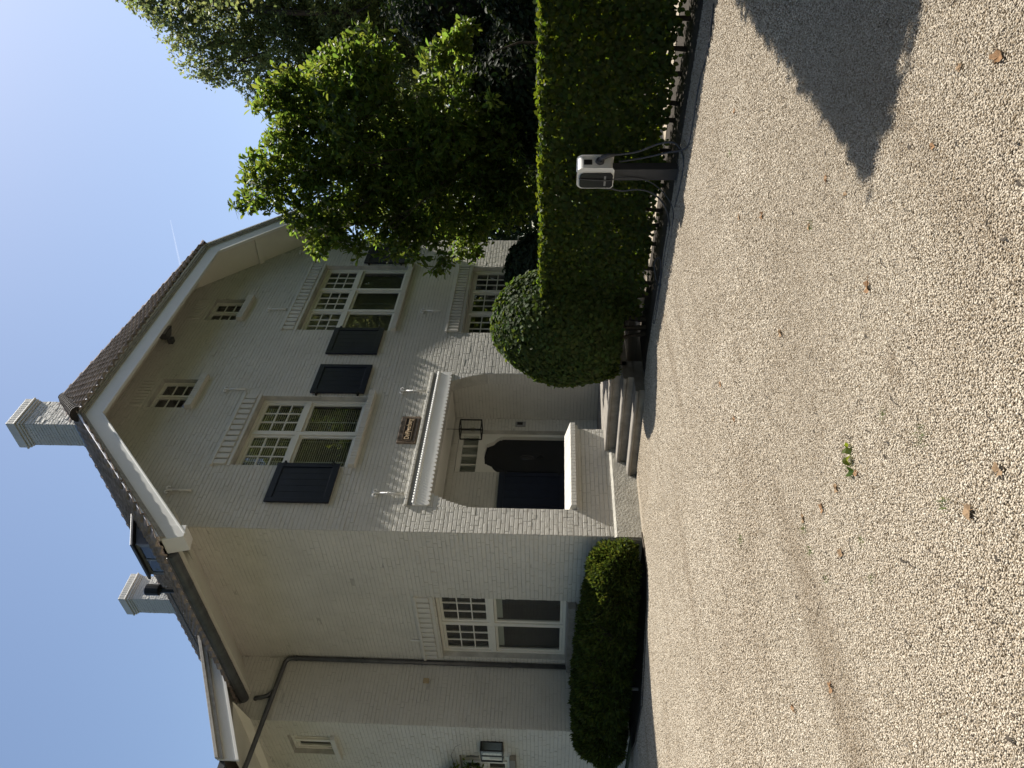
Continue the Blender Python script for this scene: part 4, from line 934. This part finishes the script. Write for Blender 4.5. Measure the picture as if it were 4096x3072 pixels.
# climber on the wing wall
cl = empty('climbing_plant', (-1.5, 6.0, 3.4), 'leafy climber hanging on the wing wall at the left edge', 'climber')
P = np.stack([-.02-.25*rng.random(900), -.55+1.3*rng.random(900)**.6, -.4+.9*rng.random(900)], 1); P = P[(P[:, 2] < .55*(P[:, 1]+.7))]
link('foliage', shell_leaves('climber_foliage', P, np.tile([-1., -.2, .3], (len(P), 1)), .11, .7, T_OV, F_OB, .9, .6), M['magnolia'], cl)
mb = MB(); mb.tube([(-.05, .6, -.3), (-.1, .2, .1), (-.06, -.3, .2), (-.05, -.7, .24), (-.05, -1.1, .12), (-.04, -1.2, .0)], [.012, .01, .006, .004, .003, .002], 5); mb.build('stem', M['bark'], cl)
# tall clipped hedge block outside the right edge: throws the angular shadow over the drive
tb = empty('tall_hedge_block', (-2.30, -9.62, 0), 'tall square clipped hedge at the edge of the drive', 'hedge')
n = 26000; k = rng.integers(0, 4, n); L_, D_, H_ = 4.2, 4.0, 4.5; P = np.stack([L_*rng.random(n), -D_*rng.random(n), H_*rng.random(n)], 1); N = np.zeros((n, 3)); dep = np.minimum(rng.exponential(.04, n), .3)
P[k == 0, 0] = dep[k == 0]; N[k == 0] = (-1, 0, 0); P[k == 1, 1] = -dep[k == 1]; N[k == 1] = (0, 1, 0); P[k == 2, 2] = H_-dep[k == 2]; N[k == 2] = (0, 0, 1); P[k == 3, 0] = L_-dep[k == 3]; N[k == 3] = (1, 0, 0)
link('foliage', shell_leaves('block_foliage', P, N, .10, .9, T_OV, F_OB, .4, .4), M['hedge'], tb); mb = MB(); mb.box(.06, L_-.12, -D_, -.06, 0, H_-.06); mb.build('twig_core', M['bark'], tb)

# ================================================================== TREES
def at(xd, yd, dep):      # point at a given depth in front of the lens, used to lay out the crowns
    a = (829.5-yd)*1.8517/FPX; b = (1106-xd)*1.8517/FPX
    return CAM+dep*(fw+a*rt+b*up)
def tree(name, label, base, lobes, nros, nleaf, size, W, T, F, material, trunk_r, group=None, spread=1., cat='tree', split=.35):
    e = empty(name, tuple(base), label, cat, group); B = np.array(base, float)
    C = np.array([l[0] for l in lobes]); R = np.array([l[1] for l in lobes]); wgt = R**2; cnt = (nros*wgt/wgt.sum()).astype(int)
    Ps, Ds = [], []
    tb_ = MB(); fork = B+np.array([0, 0, (C[:, 2].max()-B[2])*split]); top = np.array([C[:, 0].mean(), C[:, 1].mean(), C[:, 2].max()*.8])
    tb_.tube([tuple(np.zeros(3)-np.array([0, 0, .1])), tuple((fork-B)*.5+np.array([.05, .03, 0])), tuple(fork-B), tuple((fork-B)*.4+(top-B)*.6)], [trunk_r, trunk_r*.8, trunk_r*.62, trunk_r*.25], 9)
    for c, r, k in zip(C, R, cnt):
        d = sph(k); rr = r*(.30+.85*rng.random(k)**.5)[:, None]; p = c+d*rr*np.array([1, 1, .92]); Ps.append(p); Ds.append(d+np.array([0, 0, .35])+.5*rng.normal(size=(k, 3)))
        m1 = fork+(c-fork)*.5+rng.normal(size=3)*.12*np.linalg.norm(c-fork)+np.array([0, 0, -.15]); s0 = fork-(fork-B)*random.uniform(0, .25)
        rb = trunk_r*.38*min(1.2, r/1.2)
        tb_.tube([tuple(s0-B), tuple(m1-B), tuple(c-B)], [rb, rb*.65, rb*.3], 6)
        for q in range(7):
            j = p[rng.integers(0, k)]; mid = (c+j)/2+rng.normal(size=3)*.1; tb_.tube([tuple(c-B), tuple(mid-B), tuple(j-B)], [rb*.3, rb*.2, .006], 5)
    tb_.build('trunk', M['bark'], e, smooth=True)
    P = np.concatenate(Ps)-B; D = norm(np.concatenate(Ds)); n = len(P)
    P2 = np.repeat(P, nleaf, 0)+rng.normal(size=(n*nleaf, 3))*size*.28*spread; D0 = np.repeat(D, nleaf, 0); rad_ = sph(n*nleaf); DD = norm(D0*.55+rad_*.9)
    NN = norm(D0*.7+np.array([0, 0, .7])+.5*sph(n*nleaf)-DD*.3)
    link('crown', leaf_mesh('crown', P2, DD, NN, size*(.65+.6*rng.random(n*nleaf)), W, T, F), material, e)
    return e
px18 = 1.8517/FPX
def lob(L, d0): return [(at(x, y, d0+dd), r*px18*(d0+dd)) for x, y, r, dd in L]
MG = lob([(575, 405, 44, 0), (535, 435, 20, .5), (515, 448, 10, .5), (620, 365, 60, .5), (610, 300, 34, -.5), (545, 345, 16, 0), (530, 385, 12, 0), (600, 215, 36, -1), (572, 235, 18, -1.2), (620, 180, 30, -1), (660, 230, 58, -.5), (690, 310, 85, 0), (740, 400, 82, .5), (700, 495, 40, .5), (690, 535, 18, .8), (650, 470, 34, .6), (780, 250, 85, -1), (740, 160, 60, -1.5), (830, 340, 95, .5), (820, 460, 62, 1), (880, 505, 42, 1.2), (930, 450, 72, 1), (955, 565, 18, -.2), (940, 590, 9, -.3), (900, 560, 14, -.2), (840, 545, 18, 0), (775, 535, 20, 0), (740, 520, 16, 0), (920, 340, 80, 0), (960, 250, 85, -1), (1010, 330, 80, .5), (1030, 450, 55, 1.5), (1080, 260, 70, -.5), (1060, 380, 60, .8), (800, 130, 60, -2), (1010, 520, 40, 2), (1100, 430, 60, 1), (700, 180, 50, 0)], 17.6)
base = at(1200, 300, 17.6); base[2] = 0
tree('broad_leaved_tree', 'leafy bright green broad leaved tree standing behind the hedge before the house', base, MG, 4900, 7, .178, .64, T_OB, F_OB, M['magnolia'], .13)
SP = lob([(945, 115, 18, 0), (985, 85, 22, .2), (960, 140, 14, 0), (1008, 62, 14, .3), (1065, 215, 9, 1.), (925, 140, 10, -.2), (1000, 120, 14, .3)], 13.2)
base = at(1250, 90, 13.6); base[2] = 0
tree('young_tree', 'young slender tree with sunlit fresh leaves just behind the hedge', base, SP, 110, 7, .16, .66, T_OB, F_OB, M['magnolia'], .035, split=.6)
BE = lob([(430, 105, 58, 0), (470, 160, 32, 0), (520, 130, 55, 0), (560, 195, 36, -1), (600, 160, 45, -1), (545, 60, 80, 1), (480, 20, 90, 1), (620, 70, 90, 1), (660, 150, 55, 0), (720, 90, 100, 1), (380, 40, 55, 0), (335, 5, 45, 0), (300, -10, 30, 0), (830, 60, 105, 1), (900, 120, 90, 1), (780, 180, 70, 2), (700, -70, 150, 2), (500, -110, 140, 2), (960, 20, 110, 1), (1020, 100, 90, 2), (880, 250, 80, 4), (960, 380, 70, 5), (400, -130, 110, 2), (850, 400, 80, 5), (690, 215, 50, 1), (640, 30, 80, 0), (760, 30, 90, -1), (740, 260, 60, 4)], 27)
base = at(1200, 20, 28); base[2] = 0
bt = tree('tall_tree', 'tall dense tree with small muted leaves rising at the right edge', base, BE, 17500, 6, .14, .9, T_DI, F_DI, M['beech'], .3, spread=1.6)
tree('added_shade_tree', 'tall small leaved tree added beyond the right edge to shade the garden', (16, -9.8, 0), [(np.array([15.5, -8.5, 12.2]), 3.3), (np.array([16.5, -10.8, 9.5]), 3.3), (np.array([14.5, -10.5, 13.5]), 2.6), (np.array([17, -9, 7]), 2.6)], 3800, 6, .14, .9, T_DI, F_DI, M['beech'], .22, spread=1.6)  # tree added beyond the right edge to shade the bushes
BK = lob([(1000, y, 110, dd) for y, dd in ((-60, 0), (90, 2), (240, 3), (390, 2), (520, 6))]+[(880, y, 100, dd) for y, dd in ((0, 1), (180, 2), (330, 3), (460, 5))]+[(1110, y, 90, dd) for y, dd in ((0, -3), (150, -2), (300, -1), (430, 2), (520, 5))], 33)
base = at(1200, 200, 34); base[2] = 0
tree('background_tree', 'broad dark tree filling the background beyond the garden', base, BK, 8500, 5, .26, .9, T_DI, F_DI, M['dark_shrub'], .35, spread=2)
# trees outside the view: a few for reflections, the ring added to block skylight
def copy_tree(src, loc, rz, sc, label):
    c = src.copy(); COL.objects.link(c); c.location = loc; c.rotation_euler = (0, 0, rz); c.scale = (sc,)*3; c['label'] = label; c['group'] = 'trees across the drive'
    for ch in src.children:
        d = ch.copy(); COL.objects.link(d); d.parent = c
for i, (x, y, rz, s) in enumerate(((17, -25, 1., 1.4), (27, -24, 2.3, 1.4), (9, -24, 4., 1.5), (1, -25, .2, 1.5), (-7, -26, 5.2, 1.55), (-15, -26, 3.6, 1.5), (-23, -23, 2., 1.5), (-26, -15, .5, 1.5), (-26, -7, 4.4, 1.5), (-26, 1, 3., 1.5), (-27, 9, 5., 1.5), (-26, 18, 1.8, 1.5), (-20, 27, 1., 1.4), (-13, 14, 4.1, .95), (35, -18, 3.3, 1.5), (40, -28, 2.7, 1.6))):
    copy_tree(bt, (x, y, 0), rz, s, 'tall unseen tree added round the drive to dim skylight and mirror in panes')

# ================================================================== LITTER ON THE GRAVEL
def gpt(xd, yd):
    p = at(xd, yd, 1.)-CAM; t = -CAM[2]/p[2]; return CAM+p*t
def dead_leaf(xd, yd, s, mt, label, lobed=True):
    s *= .75; p = gpt(xd, yd); n = 14; V = [(0, 0, .012)]; a0 = random.uniform(0, 6.28)
    for i in range(n):
        a = i/n*2*math.pi; r = s*((.55+.45*abs(math.cos(2.5*a))) if lobed else (.6+.4*abs(math.cos(a)))); V.append((r*math.cos(a+a0), r*math.sin(a+a0)*.8, .012+s*.55*abs(math.sin(a*1.5+a0))*random.uniform(.4, 1)))
    mb = MB(); mb.v = V; mb.f = [(0, 1+i, 1+(i+1) % n) for i in range(n)]; st0 = V[1+n//2]; mb.tube([(0, 0, .012), (st0[0]*1.0, st0[1]*1.0, .02), (st0[0]*1.9, st0[1]*1.9, .014)], .0018, 4)
    o = mb.build('fallen_leaf', mt, None, label, 'leaf', 'fallen leaves on the gravel'); o.location = tuple(p)
D1, D2 = M['deadleaf'], M['deadleaf2']
dead_leaf(2165, 122, .05, D1, 'pinkish brown fallen leaf on the gravel at the lower right'); dead_leaf(2165, 1015, .045, D2, 'crumpled tan fallen leaf on the gravel nearest the camera, beside a dark pebble'); dead_leaf(2100, 1105, .055, D2, 'tan fallen leaf with a long stalk on the near gravel')
dead_leaf(1780, 1098, .05, D1, 'reddish brown curled leaf on the gravel before the house corner'); dead_leaf(1812, 1055, .045, D2, 'tan leaf with twig just below the green ivy leaf')
for xd, yd, s in ((1855, 1022, .035), (1822, 1195, .05), (1740, 1120, .04), (1790, 385, .04), (1832, 418, .03), (2080, 145, .03), (1752, 490, .04), (1650, 465, .05), (1880, 620, .05), (1590, 240, .05), (2022, 315, .03), (1600, 470, .05), (1800, 1485, .05), (1718, 1530, .04), (1590, 905, .05), (1560, 830, .05), (1690, 720, .05)): dead_leaf(xd, yd, s, random.choice((D1, D2)), 'small dry brown leaf scattered on the gravel', random.random() < .5)
p = gpt(1843, 995); mb = MB()
for dx, dy, a in ((0, 0, .3), (.05, -.04, 1.6), (-.05, .03, 2.9)):
    V = [(dx, dy, .03)]
    for i in range(12):
        t = i/12*6.283; r = .034*(.7+.3*abs(math.cos(2.5*t))); V.append((dx+r*math.cos(t+a), dy+r*math.sin(t+a), .03+.02*math.sin(t*2+a)))
    b = len(mb.v); mb.v += V; mb.f += [(b, b+1+i, b+1+(i+1) % 12) for i in range(12)]
o = mb.build('ivy_leaves', M['hedge'], None, 'fresh green lobed leaf sprig lying on the gravel before the porch', 'leaf'); o.location = tuple(p)
def tuft(xd, yd, s, label):
    p = gpt(xd, yd); mb = MB()
    for i in range(26):
        a = random.uniform(0, 6.28); l = s*random.uniform(.5, 1.2); x, y = random.gauss(0, s*.35), random.gauss(0, s*.35); w_ = .0025
        mb.poly([(x-w_*math.sin(a), y+w_*math.cos(a), 0), (x+w_*math.sin(a), y-w_*math.cos(a), 0), (x+l*.5*math.cos(a), y+l*.5*math.sin(a), l*.75)])
    o = mb.build('weed_tuft', M['weed'], None, label, 'weed', 'weed tufts in the gravel'); o.location = tuple(p)
for xd, yd, s in ((1997, 935, .055), (2045, 1090, .045), (1605, 1167, .06), (1755, 1190, .05), (1865, 1165, .04), (1755, 487, .05), (1910, 895, .04), (1740, 1140, .05), (1886, 1250, .04), (1580, 330, .05), (1790, 1250, .04), (1395, 1165, .06)): tuft(xd, yd, s, 'small green weed tuft growing through the gravel')
mb = MB()
for i in range(420):
    f_ = 2.6+9.5*random.random()**1.2; l_ = random.uniform(-.5, .5)*f_*1.05
    if random.random() < .55: l_ = random.choice((-.28, -.02, .22))*f_+random.gauss(0, .18)
    x = CAM[0]+f_*math.cos(YAW)+l_*math.sin(YAW); y = CAM[1]+f_*math.sin(YAW)-l_*math.cos(YAW)
    if x > .9+(y+4.2)*.21 or (x > -.9 and y > -.3): continue
    a = random.uniform(0, 6.28); l = random.uniform(.008, .035) if random.random() < .9 else random.uniform(.04, .09); dx, dy = l*math.cos(a), l*math.sin(a)
    if l < .03: mb.poly([(x, y, .017), (x+dx, y+dy, .021), (x+dx*.6-dy*.5, y+dy*.6+dx*.5, .024), (x-dy*.5, y+dx*.5, .018)])
    else: mb.tube([(x, y, .017), (x+dx*.5, y+dy*.5+.006, .022), (x+dx, y+dy, .018)], .0022, 4)
mb.build('drive_litter', M['bark'], None, 'dark twigs and leaf crumbs strewn over the gravel', 'litter', kind='stuff')
# vapour trail, high and far off
a_, b_ = at(368, 475, 5200.), at(393, 590, 5200.)
mb = MB(); mb.tube([tuple(a_), tuple(a_+(b_-a_)*.4), tuple(b_+(b_-a_)*.3)], [3., 5.5, 9.], 8)
vm = bpy.data.materials.new('vapour'); vm.use_nodes = True; t = vm.node_tree; b = t.nodes['Principled BSDF']; b.inputs['Base Color'].default_value = (.9, .92, .95, 1); b.inputs['Roughness'].default_value = 1; b.inputs['Alpha'].default_value = .16; tl = t.nodes.new('ShaderNodeBsdfTranslucent'); tl.inputs[0].default_value = (1, 1, 1, 1); tp_ = t.nodes.new('ShaderNodeBsdfTransparent'); mx_ = t.nodes.new('ShaderNodeMixShader'); mx_.inputs[0].default_value = .045; t.links.new(tp_.outputs[0], mx_.inputs[1]); t.links.new(tl.outputs[0], mx_.inputs[2]); t.links.new(mx_.outputs[0], t.nodes['Material Output'].inputs['Surface'])
mb.build('vapour_trail', vm, None, 'thin white vapour trail in the blue sky', 'vapour trail', kind='stuff', smooth=True)
